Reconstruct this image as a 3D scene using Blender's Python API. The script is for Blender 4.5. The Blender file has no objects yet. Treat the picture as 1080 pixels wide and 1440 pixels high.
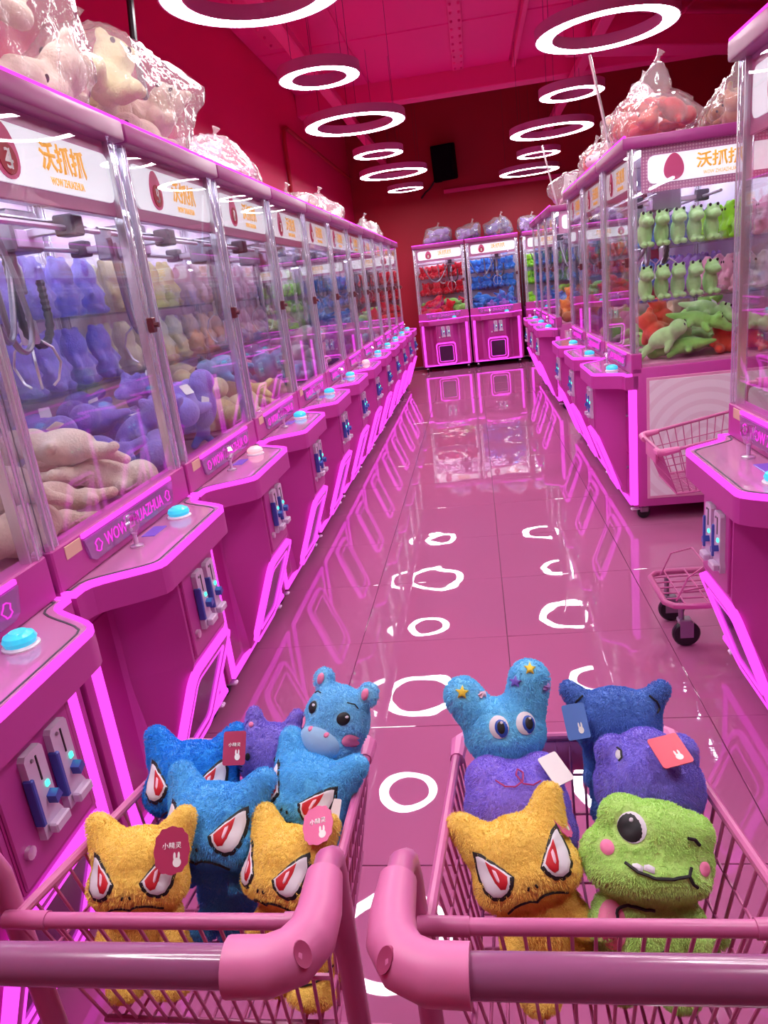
import bpy, bmesh, math, random
import numpy as np
from mathutils import Vector, Matrix, Euler
from mathutils.bvhtree import BVHTree
from mathutils.kdtree import KDTree

random.seed(7)
rng = np.random.default_rng(7)
R_ = math.radians
scene = bpy.context.scene
C = scene.collection

# ------------------------------------------------------------------ camera, world, exposure
CAM_H = 1.40
yaw, pitch, roll = -0.152788, -0.299887, -0.122439
fwd = Vector((math.sin(yaw) * math.cos(pitch), math.cos(yaw) * math.cos(pitch), math.sin(pitch)))
right = Vector((math.cos(yaw), -math.sin(yaw), 0))
up = right.cross(fwd)
r2 = math.cos(roll) * right + math.sin(roll) * up
u2 = -math.sin(roll) * right + math.cos(roll) * up
cam_data = bpy.data.cameras.new('camera')
cam_data.sensor_fit = 'HORIZONTAL'
cam_data.sensor_width = 36.0
cam_data.lens = 1015.4 / 1080 * 36.0
cam_data.clip_start = 0.02
cam_data.clip_end = 60
cam = bpy.data.objects.new('camera', cam_data)
m = Matrix((r2, u2, -fwd)).transposed().to_4x4()
m.translation = (0, 0, CAM_H)
cam.matrix_world = m
C.objects.link(cam)
scene.camera = cam

world = bpy.data.worlds.new('world')
scene.world = world
world.use_nodes = True
world.node_tree.nodes['Background'].inputs[0].default_value = (1.0, 0.45, 0.75, 1)
world.node_tree.nodes['Background'].inputs[1].default_value = 0.15

vs = scene.view_settings
vs.view_transform = 'Standard'
vs.look = 'None'
vs.exposure = 0.42
vs.gamma = 1.0
vs.use_curve_mapping = False
scene.cycles.transparent_max_bounces = 40
scene.cycles.max_bounces = 8
scene.cycles.diffuse_bounces = 4
scene.cycles.glossy_bounces = 4
scene.cycles.sample_clamp_indirect = 6.0

RING_POWER = 30.0
TUBE_POWER = 25.0
LED_POWER = 1.35

# ------------------------------------------------------------------ materials
MATS = {}


def principled(name, color, rough=0.5, metal=0.0, spec=0.5, emit=None, estr=0.0, coat=0.0, sheen=0.0, alpha=1.0):
    if name in MATS:
        return MATS[name]
    mt = bpy.data.materials.new(name)
    mt.use_nodes = True
    b = mt.node_tree.nodes['Principled BSDF']
    b.inputs['Base Color'].default_value = (*color, 1)
    b.inputs['Roughness'].default_value = rough
    b.inputs['Metallic'].default_value = metal
    b.inputs['Specular IOR Level'].default_value = spec
    b.inputs['Coat Weight'].default_value = coat
    b.inputs['Sheen Weight'].default_value = sheen
    if emit:
        b.inputs['Emission Color'].default_value = (*emit, 1)
        b.inputs['Emission Strength'].default_value = estr
    MATS[name] = mt
    return mt


def emission(name, color, strength):
    if name in MATS:
        return MATS[name]
    mt = bpy.data.materials.new(name)
    mt.use_nodes = True
    nt = mt.node_tree
    nt.nodes.clear()
    o = nt.nodes.new('ShaderNodeOutputMaterial')
    e = nt.nodes.new('ShaderNodeEmission')
    e.inputs[0].default_value = (*color, 1)
    e.inputs[1].default_value = strength
    nt.links.new(e.outputs[0], o.inputs[0])
    MATS[name] = mt
    return mt


def noisy(name, color, color2, scale=8.0, rough=0.5, bump=0.0, bscale=60.0, sheen=0.0, spec=0.5, detail=4.0, bdist=0.01):
    if name in MATS:
        return MATS[name]
    mt = principled(name, color, rough, spec=spec, sheen=sheen)
    nt = mt.node_tree
    b = nt.nodes['Principled BSDF']
    tc = nt.nodes.new('ShaderNodeTexCoord')
    n = nt.nodes.new('ShaderNodeTexNoise')
    n.inputs['Scale'].default_value = scale
    n.inputs['Detail'].default_value = detail
    r = nt.nodes.new('ShaderNodeValToRGB')
    r.color_ramp.elements[0].position = 0.3
    r.color_ramp.elements[1].position = 0.7
    r.color_ramp.elements[0].color = (*color, 1)
    r.color_ramp.elements[1].color = (*color2, 1)
    nt.links.new(tc.outputs['Object'], n.inputs['Vector'])
    nt.links.new(n.outputs['Fac'], r.inputs['Fac'])
    nt.links.new(r.outputs['Color'], b.inputs['Base Color'])
    if bump:
        n2 = nt.nodes.new('ShaderNodeTexNoise')
        n2.inputs['Scale'].default_value = bscale
        n2.inputs['Detail'].default_value = 5
        bp = nt.nodes.new('ShaderNodeBump')
        bp.inputs['Strength'].default_value = bump
        bp.inputs['Distance'].default_value = bdist
        nt.links.new(tc.outputs['Object'], n2.inputs['Vector'])
        nt.links.new(n2.outputs['Fac'], bp.inputs['Height'])
        nt.links.new(bp.outputs['Normal'], b.inputs['Normal'])
    return mt


def glassy(name, tint=(1, 1, 1), ior=1.45, gloss_rough=0.0, base=0.0, haze=0.0, haze_col=(1, 1, 1), bump=0.0, bscale=30):
    """clear sheet: see-through, mirror reflection by Fresnel, a little haze"""
    if name in MATS:
        return MATS[name]
    mt = bpy.data.materials.new(name)
    mt.use_nodes = True
    nt = mt.node_tree
    nt.nodes.clear()
    N, L = nt.nodes.new, nt.links.new
    o = N('ShaderNodeOutputMaterial')
    t = N('ShaderNodeBsdfTransparent')
    t.inputs[0].default_value = (*tint, 1)
    g = N('ShaderNodeBsdfGlossy')
    g.inputs['Roughness'].default_value = gloss_rough
    # Schlick reflectance, the same from both sides of the sheet
    f = N('ShaderNodeLayerWeight')
    f.inputs[0].default_value = 0.5
    pw = N('ShaderNodeMath')
    pw.operation = 'POWER'
    pw.inputs[1].default_value = 5.0
    L(f.outputs['Facing'], pw.inputs[0])
    r0 = ((ior - 1) / (ior + 1)) ** 2
    ma = N('ShaderNodeMath')
    ma.operation = 'MULTIPLY_ADD'
    ma.inputs[1].default_value = 1 - r0
    ma.inputs[2].default_value = r0
    L(pw.outputs[0], ma.inputs[0])
    fac = ma.outputs[0]
    if base:
        a = N('ShaderNodeMath')
        a.operation = 'ADD'
        a.inputs[1].default_value = base
        a.use_clamp = True
        L(fac, a.inputs[0])
        fac = a.outputs[0]
    mx = N('ShaderNodeMixShader')
    if bump:
        tc = N('ShaderNodeTexCoord')
        n2 = N('ShaderNodeTexNoise')
        n2.inputs['Scale'].default_value = bscale
        n2.inputs['Detail'].default_value = 3
        bp = N('ShaderNodeBump')
        bp.inputs['Strength'].default_value = bump
        bp.inputs['Distance'].default_value = 0.03
        L(tc.outputs['Object'], n2.inputs['Vector'])
        L(n2.outputs['Fac'], bp.inputs['Height'])
        L(bp.outputs[0], g.inputs['Normal'])
        L(bp.outputs[0], f.inputs['Normal'])
    first = t.outputs[0]
    if haze:
        d = N('ShaderNodeBsdfDiffuse')
        d.inputs[0].default_value = (*haze_col, 1)
        hx = N('ShaderNodeMixShader')
        hx.inputs[0].default_value = haze
        L(t.outputs[0], hx.inputs[1])
        L(d.outputs[0], hx.inputs[2])
        first = hx.outputs[0]
    L(fac, mx.inputs[0])
    L(first, mx.inputs[1])
    L(g.outputs[0], mx.inputs[2])
    L(mx.outputs[0], o.inputs[0])
    MATS[name] = mt
    return mt


def fur(name, col, var=0.82):
    if name in MATS:
        return MATS[name]
    c2 = tuple(c * var for c in col)
    return noisy(name, col, c2, scale=26, rough=0.95, bump=0.7, bscale=150, sheen=0.35, spec=0.15, bdist=0.006)


PINK = principled('machine_pink', (0.50, 0.050, 0.32), 0.36, spec=0.5)
PINK_DK = principled('machine_pink_deep', (0.40, 0.010, 0.21), 0.4)
CAPMAUVE = principled('cap_mauve', (0.31, 0.035, 0.20), 0.35)
PINK_LT = principled('machine_pink_light', (0.75, 0.30, 0.52), 0.4)
MAUVE = principled('counter_mauve', (0.55, 0.20, 0.42), 0.12, spec=0.6, coat=0.5)
LED = emission('pink_led', (1.0, 0.06, 0.92), LED_POWER)
LED_SOFT = emission('pink_led_soft', (1.0, 0.05, 0.75), 0.9)
WHITE_TUBE = emission('white_tube', (0.80, 0.86, 1.0), TUBE_POWER)
RING_WHITE = emission('ring_white', (1.0, 0.97, 0.98), RING_POWER)
GLASS = glassy('cabinet_glass', (0.985, 0.985, 0.99), 1.58)
CLEARSHELF = glassy('clear_shelf', (0.98, 0.98, 0.99), 1.35)
POST = glassy('clear_post', (0.93, 0.90, 0.96), 1.5, 0.05, base=0.10, haze=0.22, haze_col=(0.85, 0.80, 0.92))
CHROME = principled('chrome', (0.80, 0.79, 0.84), 0.28, 0.85)
STEEL = principled('steel_grey', (0.35, 0.34, 0.38), 0.35, 0.9)
BLACK = principled('black_plastic', (0.012, 0.010, 0.014), 0.4)
DARKGREY = principled('dark_grey', (0.06, 0.055, 0.075), 0.45)
WHITEPL = principled('white_plastic', (0.82, 0.76, 0.84), 0.35)
LILAC = principled('lilac_plastic', (0.66, 0.50, 0.70), 0.35)
BLUEPL = principled('blue_plastic', (0.06, 0.09, 0.45), 0.3)
GREENLED = emission('green_led', (0.05, 1.0, 0.6), 2.5)
CYANBTN = principled('cyan_button', (0.05, 0.55, 0.75), 0.2, emit=(0.03, 0.55, 0.75), estr=0.45)
PALEBTN = principled('peach_button', (0.8, 0.45, 0.5), 0.2, emit=(1.0, 0.5, 0.5), estr=0.5)
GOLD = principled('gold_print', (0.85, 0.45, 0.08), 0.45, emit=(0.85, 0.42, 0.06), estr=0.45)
SCREEN = principled('purple_screen', (0.12, 0.05, 0.35), 0.1, emit=(0.3, 0.15, 0.8), estr=0.3)
DOORDK = principled('chute_door_dark', (0.07, 0.01, 0.08), 0.15, spec=0.6)
SIGNW = principled('sign_white', (0.85, 0.88, 0.92), 0.4, emit=(0.85, 0.92, 1.0), estr=0.45)
BADGE = principled('badge_pink', (0.72, 0.10, 0.28), 0.45)
BADGERED = principled('badge_red', (0.40, 0.005, 0.03), 0.45)
PRINTWHITE = principled('print_white', (0.85, 0.85, 0.85), 0.5)
CRYSTAL = glassy('crystal', (0.95, 0.9, 0.97), 1.7, 0.03, base=0.25)
PLATE = glassy('plate_acrylic', (0.85, 0.6, 0.85), 1.5, 0.05, base=0.05, haze=0.35, haze_col=(0.6, 0.3, 0.7))
BAGM = glassy('plastic_bag_film', (0.97, 0.95, 0.96), 1.45, 0.12, base=0.02, haze=0.20, haze_col=(0.92, 0.82, 0.87), bump=0.5, bscale=15)
CARTPINK = principled('cart_pink_paint', (0.56, 0.13, 0.33), 0.32, spec=0.5)
CARTPL = principled('cart_pink_plastic', (0.70, 0.18, 0.42), 0.42)
HANDLE = principled('cart_handle_mauve', (0.30, 0.09, 0.22), 0.2, spec=0.6, coat=0.4)
RINGPINK = principled('ring_housing', (0.55, 0.17, 0.38), 0.45)
WALLRED = noisy('wall_red', (0.42, 0.003, 0.028), (0.45, 0.004, 0.034), scale=0.8, rough=0.6, bump=0.15, bscale=90)
CEILPINK = noisy('ceiling_pink', (0.86, 0.02, 0.27), (0.88, 0.025, 0.30), scale=0.7, rough=0.6, bump=0.1, bscale=60)
CEILBEAM = principled('ceiling_beam_pink', (0.88, 0.05, 0.30), 0.5)
GROUT = principled('grout_dark', (0.10, 0.015, 0.05), 0.6)
EMBK = principled('thread_black', (0.008, 0.006, 0.01), 0.6)
EMWH = principled('thread_white', (0.72, 0.68, 0.76), 0.7)
EMRED = principled('thread_red', (0.55, 0.008, 0.02), 0.6)
EMPINK = principled('thread_pink', (0.85, 0.22, 0.42), 0.7)
EMPALE = principled('thread_pale_pink', (0.85, 0.55, 0.68), 0.7)
BACKPANEL = None

# ------------------------------------------------------------------ mesh helpers


class MB:
    def __init__(s):
        s.v, s.f, s.M = [], [], Matrix()

    def add(s, verts, faces):
        o = len(s.v)
        s.v += [tuple(s.M @ Vector(p)) for p in verts]
        s.f += [tuple(i + o for i in f) for f in faces]
        return s

    def box(s, x0, x1, y0, y1, z0, z1):
        v = [(x, y, z) for z in (z0, z1) for y in (y0, y1) for x in (x0, x1)]
        return s.add(v, [(0, 2, 3, 1), (4, 5, 7, 6), (0, 1, 5, 4), (2, 6, 7, 3), (0, 4, 6, 2), (1, 3, 7, 5)])

    def bbox(s, x0, x1, y0, y1, z0, z1, b=0.005, seg=2):
        bm = bmesh.new()
        bmesh.ops.create_cube(bm, size=1)
        for v in bm.verts:
            v.co = Vector(((x0 + x1) / 2 + v.co.x * (x1 - x0), (y0 + y1) / 2 + v.co.y * (y1 - y0), (z0 + z1) / 2 + v.co.z * (z1 - z0)))
        bmesh.ops.bevel(bm, geom=list(bm.edges), offset=b, segments=seg, affect='EDGES', profile=0.5)
        bm.verts.index_update()
        s.add([v.co[:] for v in bm.verts], [[v.index for v in f.verts] for f in bm.faces])
        bm.free()
        return s

    def tube(s, path, r, n=8, closed=False, caps=True):
        P = [Vector(p) for p in path]
        k = len(P)
        rad = r if isinstance(r, (list, tuple)) else [r] * k
        verts, faces = [], []
        prevn = None
        for i in range(k):
            a = P[i - 1] if (i > 0 or closed) else P[i]
            b = P[(i + 1) % k] if (i < k - 1 or closed) else P[i]
            t = (b - a)
            t = t.normalized() if t.length > 1e-9 else Vector((0, 0, 1))
            if prevn is None:
                ref = Vector((0, 0, 1)) if abs(t.z) < 0.9 else Vector((1, 0, 0))
                nn = t.cross(ref).normalized()
            else:
                nn = (prevn - t * prevn.dot(t))
                nn = nn.normalized() if nn.length > 1e-6 else t.orthogonal().normalized()
            prevn = nn
            bb = t.cross(nn)
            for j in range(n):
                an = 2 * math.pi * j / n
                verts.append((P[i] + (nn * math.cos(an) + bb * math.sin(an)) * rad[i])[:])
        for i in range(k if closed else k - 1):
            i2 = (i + 1) % k
            for j in range(n):
                j2 = (j + 1) % n
                faces.append((i * n + j, i * n + j2, i2 * n + j2, i2 * n + j))
        if caps and not closed:
            faces.append(tuple(range(n))[::-1])
            faces.append(tuple((k - 1) * n + j for j in range(n)))
        return s.add(verts, faces)

    def lathe(s, prof, n=20, axis='z', c=(0, 0, 0)):
        verts, faces = [], []
        for (r, z) in prof:
            for j in range(n):
                a = 2 * math.pi * j / n
                p = (r * math.cos(a), r * math.sin(a), z)
                if axis == 'y':
                    p = (p[0], p[2], p[1])
                elif axis == 'x':
                    p = (p[2], p[0], p[1])
                verts.append((p[0] + c[0], p[1] + c[1], p[2] + c[2]))
        for i in range(len(prof) - 1):
            for j in range(n):
                j2 = (j + 1) % n
                faces.append((i * n + j, i * n + j2, (i + 1) * n + j2, (i + 1) * n + j))
        faces.append(tuple(range(n))[::-1])
        faces.append(tuple((len(prof) - 1) * n + j for j in range(n)))
        return s.add(verts, faces)

    def prism(s, poly, a0, a1, axis='z'):
        """poly of 2D points extruded along axis; axis 'y': poly is (x,z)"""
        n = len(poly)

        def pt(p, a):
            return (p[0], p[1], a) if axis == 'z' else ((p[0], a, p[1]) if axis == 'y' else (a, p[0], p[1]))
        v = [pt(p, a0) for p in poly] + [pt(p, a1) for p in poly]
        f = [tuple(range(n))[::-1], tuple(range(n, 2 * n))] + [(i, (i + 1) % n, n + (i + 1) % n, n + i) for i in range(n)]
        return s.add(v, f)

    def frame(s, outer, inner, a0, a1, axis='y'):
        n = len(outer)

        def pt(p, a):
            return (p[0], p[1], a) if axis == 'z' else ((p[0], a, p[1]) if axis == 'y' else (a, p[0], p[1]))
        v = [pt(p, a) for a in (a0, a1) for ring in (outer, inner) for p in ring]
        f = []
        for i in range(n):
            j = (i + 1) % n
            f.append((i, j, n + j, n + i))
            f.append((2 * n + i, 3 * n + i, 3 * n + j, 2 * n + j))
            f.append((i, 2 * n + i, 2 * n + j, j))
            f.append((n + i, n + j, 3 * n + j, 3 * n + i))
        return s.add(v, f)

    def ell(s, c, r, rot=(0, 0, 0), u=16, v=10):
        E_ = Euler(rot).to_matrix()
        verts, faces = [], []
        verts.append((Vector(c) + E_ @ Vector((0, 0, r[2])))[:])
        for i in range(1, v):
            th = math.pi * i / v
            for j in range(u):
                ph = 2 * math.pi * j / u
                p = Vector((r[0] * math.sin(th) * math.cos(ph), r[1] * math.sin(th) * math.sin(ph), r[2] * math.cos(th)))
                verts.append((Vector(c) + E_ @ p)[:])
        verts.append((Vector(c) + E_ @ Vector((0, 0, -r[2])))[:])
        for j in range(u):
            faces.append((0, 1 + j, 1 + (j + 1) % u))
        for i in range(v - 2):
            for j in range(u):
                a, b = 1 + i * u + j, 1 + i * u + (j + 1) % u
                faces.append((a, a + u, b + u, b))
        e = len(verts) - 1
        o = 1 + (v - 2) * u
        for j in range(u):
            faces.append((e, o + (j + 1) % u, o + j))
        return s.add(verts, faces)

    def mesh(s, name, mat, smooth=True, angle=35):
        me = bpy.data.meshes.new(name)
        me.from_pydata(s.v, [], s.f)
        bm = bmesh.new()
        bm.from_mesh(me)
        bmesh.ops.recalc_face_normals(bm, faces=bm.faces)
        bm.to_mesh(me)
        bm.free()
        if smooth:
            me.shade_smooth()
            me.set_sharp_from_angle(angle=R_(angle))
        if mat:
            me.materials.append(mat)
        return me

    def build(s, name, mat, parent=None, smooth=True, angle=35):
        return link(name, s.mesh(name, mat, smooth, angle), parent)


def link(name, me, parent=None, loc=None, rot=None, scale=None):
    o = bpy.data.objects.new(name, me)
    C.objects.link(o)
    if parent:
        o.parent = parent
    if loc is not None:
        o.location = loc
    if rot is not None:
        o.rotation_euler = rot
    if scale is not None:
        o.scale = scale if isinstance(scale, (tuple, list)) else (scale,) * 3
    return o


def tag(o, label=None, cat=None, group=None, kind=None):
    if label:
        o['label'] = label
    if cat:
        o['category'] = cat
    if group:
        o['group'] = group
    if kind:
        o['kind'] = kind
    return o


def empty(name, loc=(0, 0, 0), rz=0.0):
    o = link(name, None, None, loc)
    o.rotation_euler = (0, 0, rz)
    return o


KIDS = {}


def children(o):
    return list(o.children)


def copy_tree(o, parent=None):
    c = o.copy()
    C.objects.link(c)
    c.parent = parent
    for ch in children(o):
        copy_tree(ch, c)
    return c


def rrect(w, h, r, n=5, cx=0, cy=0):
    pts = []
    for (sx, sy, a0) in ((1, -1, -90), (1, 1, 0), (-1, 1, 90), (-1, -1, 180)):
        for i in range(n + 1):
            a = R_(a0 + 90 * i / n)
            pts.append((cx + sx * (w / 2 - r) + r * math.cos(a), cy + sy * (h / 2 - r) + r * math.sin(a)))
    return pts


TXT = {}


def text_mesh(body, mat, width=None, height=None, bold=0.0, extr=0.001, key=''):
    """lettering in the x-z plane facing -y, centred"""
    k = (body, mat.name, width, height, bold, key)
    if k in TXT:
        return TXT[k]
    cu = bpy.data.curves.new('lettering', 'FONT')
    cu.body = body
    cu.align_x = 'CENTER'
    cu.align_y = 'CENTER'
    cu.resolution_u = 2
    cu.offset = bold
    o = bpy.data.objects.new('lettering_src', cu)
    C.objects.link(o)
    bpy.context.view_layer.update()
    me = bpy.data.meshes.new_from_object(o)
    C.objects.unlink(o)
    bpy.data.objects.remove(o)
    co = np.array([v.co[:] for v in me.vertices])
    lo, hi = co.min(0), co.max(0)
    co -= (lo + hi) / 2
    sz = hi - lo
    s = (width / sz[0]) if width else (height / sz[1])
    sy = (height / sz[1]) if height else s
    out = np.stack([co[:, 0] * s, np.full(len(co), 0.0), co[:, 1] * sy], 1)
    me.vertices.foreach_set('co', out.ravel())
    me.update()
    bm = bmesh.new()
    bm.from_mesh(me)
    r = bmesh.ops.extrude_face_region(bm, geom=list(bm.faces))
    for v in r['geom']:
        if isinstance(v, bmesh.types.BMVert):
            v.co.y -= extr
    bmesh.ops.recalc_face_normals(bm, faces=bm.faces)
    bm.to_mesh(me)
    bm.free()
    me.materials.clear()
    me.materials.append(mat)
    TXT[k] = me
    return me


def blob(prims, voxel=0.006, smooth=6, name='plush_body'):
    """one continuous skin around a set of ellipsoids / tapered limbs"""
    mb = MB()
    for pr in prims:
        if pr[0] == 'e':
            mb.ell(*pr[1:], u=20, v=14)
        else:  # limb: ('l', a, b, ra, rb)
            a, b, ra, rb = Vector(pr[1]), Vector(pr[2]), pr[3], pr[4]
            mb.ell(a, (ra,) * 3, u=14, v=10)
            mb.ell(b, (rb,) * 3, u=14, v=10)
            mb.tube([a, b], [ra, rb], 14)
    me = mb.mesh(name + '_src', None, False)
    o = bpy.data.objects.new('blob_src', me)
    C.objects.link(o)
    md = o.modifiers.new('r', 'REMESH')
    md.mode = 'VOXEL'
    md.voxel_size = voxel
    md2 = o.modifiers.new('s', 'SMOOTH')
    md2.iterations = smooth
    md2.factor = 0.6
    dg = bpy.context.evaluated_depsgraph_get()
    out = bpy.data.meshes.new_from_object(o.evaluated_get(dg))
    out.name = name
    C.objects.unlink(o)
    bpy.data.objects.remove(o)
    bpy.data.meshes.remove(me)
    out.shade_smooth()
    out.materials.clear()
    return out


def recolor(me, mat):
    n = me.copy()
    n.materials.clear()
    n.materials.append(mat)
    return n


# ------------------------------------------------------------------ prize shapes (built first, while the scene is small)
SHAPES = {
    'plush_animal': blob([('e', (0, 0, .065), (.06, .10, .06)), ('e', (0, -.10, .085), (.055, .055, .052)), ('e', (0, .11, .04), (.035, .05, .028)),
                        ('l', (.045, -.03, .04), (.095, .0, .022), .025, .018), ('l', (-.045, -.03, .04), (-.095, .0, .022), .025, .018),
                        ('l', (.015, .14, .03), (.05, .175, .025), .02, .018), ('l', (-.015, .14, .03), (-.05, .175, .025), .02, .018)], .009, 5, 'plush_animal'),
    'plush_bear': blob([('e', (0, 0, .155), (.062, .052, .056)), ('e', (0, -.035, .14), (.03, .028, .024)), ('e', (.05, 0, .205), (.022, .016, .022)), ('e', (-.05, 0, .205), (.022, .016, .022)),
                        ('e', (0, .01, .065), (.06, .052, .065)), ('l', (.05, -.01, .09), (.08, -.045, .06), .026, .022), ('l', (-.05, -.01, .09), (-.08, -.045, .06), .026, .022),
                        ('l', (.035, -.03, .025), (.055, -.085, .025), .03, .028), ('l', (-.035, -.03, .025), (-.055, -.085, .025), .03, .028)], .009, 5, 'plush_bear'),
    'plush_toy': blob([('e', (0, 0, .165), (.056, .052, .068)), ('e', (0, -.008, .065), (.060, .058, .062)), ('e', (.034, .0, .225), (.020, .018, .018)), ('e', (-.034, .0, .225), (.020, .018, .018)),
                        ('l', (.045, -.02, .12), (.06, -.04, .085), .018, .016), ('l', (-.045, -.02, .12), (-.06, -.04, .085), .018, .016),
                        ('e', (.03, -.045, .02), (.024, .032, .018)), ('e', (-.03, -.045, .02), (.024, .032, .018))], .009, 5, 'plush_toy'),
    'plush_crocodile': blob([('e', (0, .03, .05), (.05, .10, .048)), ('e', (0, -.08, .06), (.05, .06, .042)), ('e', (0, -.14, .045), (.036, .06, .028)), ('e', (.028, -.075, .10), (.02, .02, .02)), ('e', (-.028, -.075, .10), (.02, .02, .02)),
                             ('l', (0, .11, .04), (0, .22, .03), .035, .012), ('l', (.04, -.01, .03), (.085, -.035, .02), .022, .02), ('l', (-.04, -.01, .03), (-.085, -.035, .02), .022, .02),
                             ('l', (.04, .07, .03), (.085, .085, .02), .022, .02), ('l', (-.04, .07, .03), (-.085, .085, .02), .022, .02)], .009, 4, 'plush_crocodile'),
    'sitting_crocodile': blob([('e', (0, .01, .075), (.040, .055, .075)), ('e', (0, -.02, .150), (.040, .05, .040)), ('e', (0, -.065, .140), (.034, .04, .026)), ('e', (.020, -.03, .186), (.016, .016, .016)), ('e', (-.020, -.03, .186), (.016, .016, .016)),
                               ('e', (.020, -.05, .018), (.019, .03, .017)), ('e', (-.020, -.05, .018), (.019, .03, .017)), ('l', (0, .05, .03), (0, .085, .025), .02, .012)], .007, 4, 'sitting_crocodile'),
    'plush_flower': blob([('e', (0, 0, .10), (.05, .035, .05))] + [('e', (.065 * math.cos(a), 0, .10 + .065 * math.sin(a)), (.036, .026, .036)) for a in [R_(90 + 72 * i) for i in range(5)]], .009, 4, 'plush_flower'),
}
SHAPE_MAT = {}


def shape(kind, col_name, col):
    k = (kind, col_name)
    if k not in SHAPE_MAT:
        SHAPE_MAT[k] = recolor(SHAPES[kind], fur('plush_' + col_name, col))
    return SHAPE_MAT[k]


COL = dict(
    purple=(.30, .25, .86), violet=(.30, .16, .62), beige=(.80, .58, .46), cream=(.92, .78, .64), yellow=(.86, .74, .28), lemon=(.90, .85, .50),
    sky=(.25, .50, .85), blue=(.03, .22, .72), navy=(.06, .06, .33), pink=(.85, .38, .55), rose=(.80, .50, .62), green=(.33, .75, .16),
    lime=(.32, .80, .03), pale_green=(.50, .86, .36), red=(.68, .01, .03), orange=(.85, .25, .04), coral=(.80, .10, .06), brown=(.48, .17, .06),
    white=(.82, .78, .80), lilac=(.55, .45, .80), peach=(.85, .55, .40))

# foreground plush skins
VX = .0042
ANGRY = blob([('e', (0, 0, .166), (.062, .048, .046)), ('e', (0, -.008, .146), (.061, .046, .034)), ('e', (.035, -.008, .143), (.032, .036, .030)), ('e', (-.035, -.008, .143), (.032, .036, .030)),
              ('l', (.040, .0, .188), (.060, .002, .219), .028, .0165), ('l', (-.040, .0, .188), (-.060, .002, .219), .028, .0165),
              ('e', (0, .022, .096), (.045, .036, .050)), ('e', (0, .042, .052), (.049, .038, .045)), ('e', (0, .052, .034), (.054, .040, .034)),
              ('e', (.032, .036, .009), (.026, .032, .020)), ('e', (-.032, .036, .009), (.026, .032, .020)),
              ('e', (.021, .008, .007), (.010, .010, .011)), ('e', (.039, .008, .007), (.010, .010, .011)), ('e', (-.021, .008, .007), (.010, .010, .011)), ('e', (-.039, .008, .007), (.010, .010, .011)),
              ('l', (.037, .010, .100), (.045, -.008, .072), .016, .014), ('l', (-.037, .010, .100), (-.045, -.008, .072), .016, .014), ('l', (0, .080, .030), (0, .102, .040), .018, .011)], VX, 8, 'angry')

def slumped(w, d, y0=.0):
    """body of a toy sunk into a full basket: it hangs straight down under the tilted head, small feet in front"""
    return [('e', (0, .030 + y0, .112), (w * .92, d, .038)), ('e', (0, .056 + y0, .078), (w, d, .040)), ('e', (0, .074 + y0, .050), (w * .95, d * .95, .034)),
            ('e', (.021, .048 + y0, .030), (.018, .024, .017)), ('e', (-.021, .048 + y0, .030), (.018, .024, .017)),
            ('l', (w * .75, .022 + y0, .110), (w * .95, .004 + y0, .090), .013, .011), ('l', (-w * .75, .022 + y0, .110), (-w * .95, .004 + y0, .090), .013, .011)]


ANGRY_LOW = blob([('e', (0, 0, .166), (.062, .048, .046)), ('e', (0, -.008, .146), (.061, .046, .034)), ('e', (.035, -.008, .143), (.032, .036, .030)), ('e', (-.035, -.008, .143), (.032, .036, .030)),
                  ('l', (.040, .0, .188), (.060, .002, .219), .028, .0165), ('l', (-.040, .0, .188), (-.060, .002, .219), .028, .0165)] + slumped(.038, .033), VX, 8, 'angry_low')
CAT = blob([('e', (0, 0, .165), (.047, .042, .045)), ('l', (.027, 0, .195), (.032, 0, .222), .019, .010), ('l', (-.027, 0, .195), (-.032, 0, .222), .019, .010)] + slumped(.034, .030), VX, 7, 'cat')
HIPPO = blob([('e', (0, 0, .175), (.046, .04, .048)), ('e', (0, -.022, .147), (.036, .026, .026)), ('e', (.036, 0, .222), (.015, .012, .017)), ('e', (-.036, 0, .222), (.015, .012, .017)), ('e', (0, .008, .135), (.040, .034, .036))] + slumped(.034, .030), VX, 7, 'hippo')
BUNNY = blob([('e', (0, 0, .16), (.052, .042, .044)), ('l', (.03, 0, .185), (.042, 0, .222), .026, .026), ('l', (-.03, 0, .185), (-.046, 0, .212), .026, .025)] + slumped(.038, .032), VX, 7, 'bunny')
BEARBACK = blob([('e', (0, 0, .165), (.06, .044, .05)), ('e', (0, 0, .185), (.062, .036, .026)), ('l', (.045, 0, .195), (.062, .0, .212), .018, .013), ('l', (-.045, 0, .195), (-.062, .0, .212), .018, .013), ('e', (0, .008, .12), (.046, .038, .045))] + slumped(.040, .034, -.012), VX, 7, 'bear_back')
HUMP = blob([('e', (0, 0, .15), (.068, .056, .058)), ('e', (.035, 0, .19), (.03, .03, .026)), ('e', (-.03, 0, .185), (.034, .034, .03)), ('e', (.052, -.01, .12), (.02, .02, .03)), ('e', (-.052, -.01, .12), (.02, .02, .03))] + slumped(.044, .036), VX, 7, 'hump')
ROUNDBACK = blob([('e', (0, 0, .15), (.066, .054, .058)), ('e', (-.04, -.01, .19), (.022, .02, .022)), ('e', (.04, -.01, .19), (.022, .02, .022)), ('e', (0, .0, .2), (.03, .03, .02))] + slumped(.044, .036), VX, 7, 'round_back')
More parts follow.
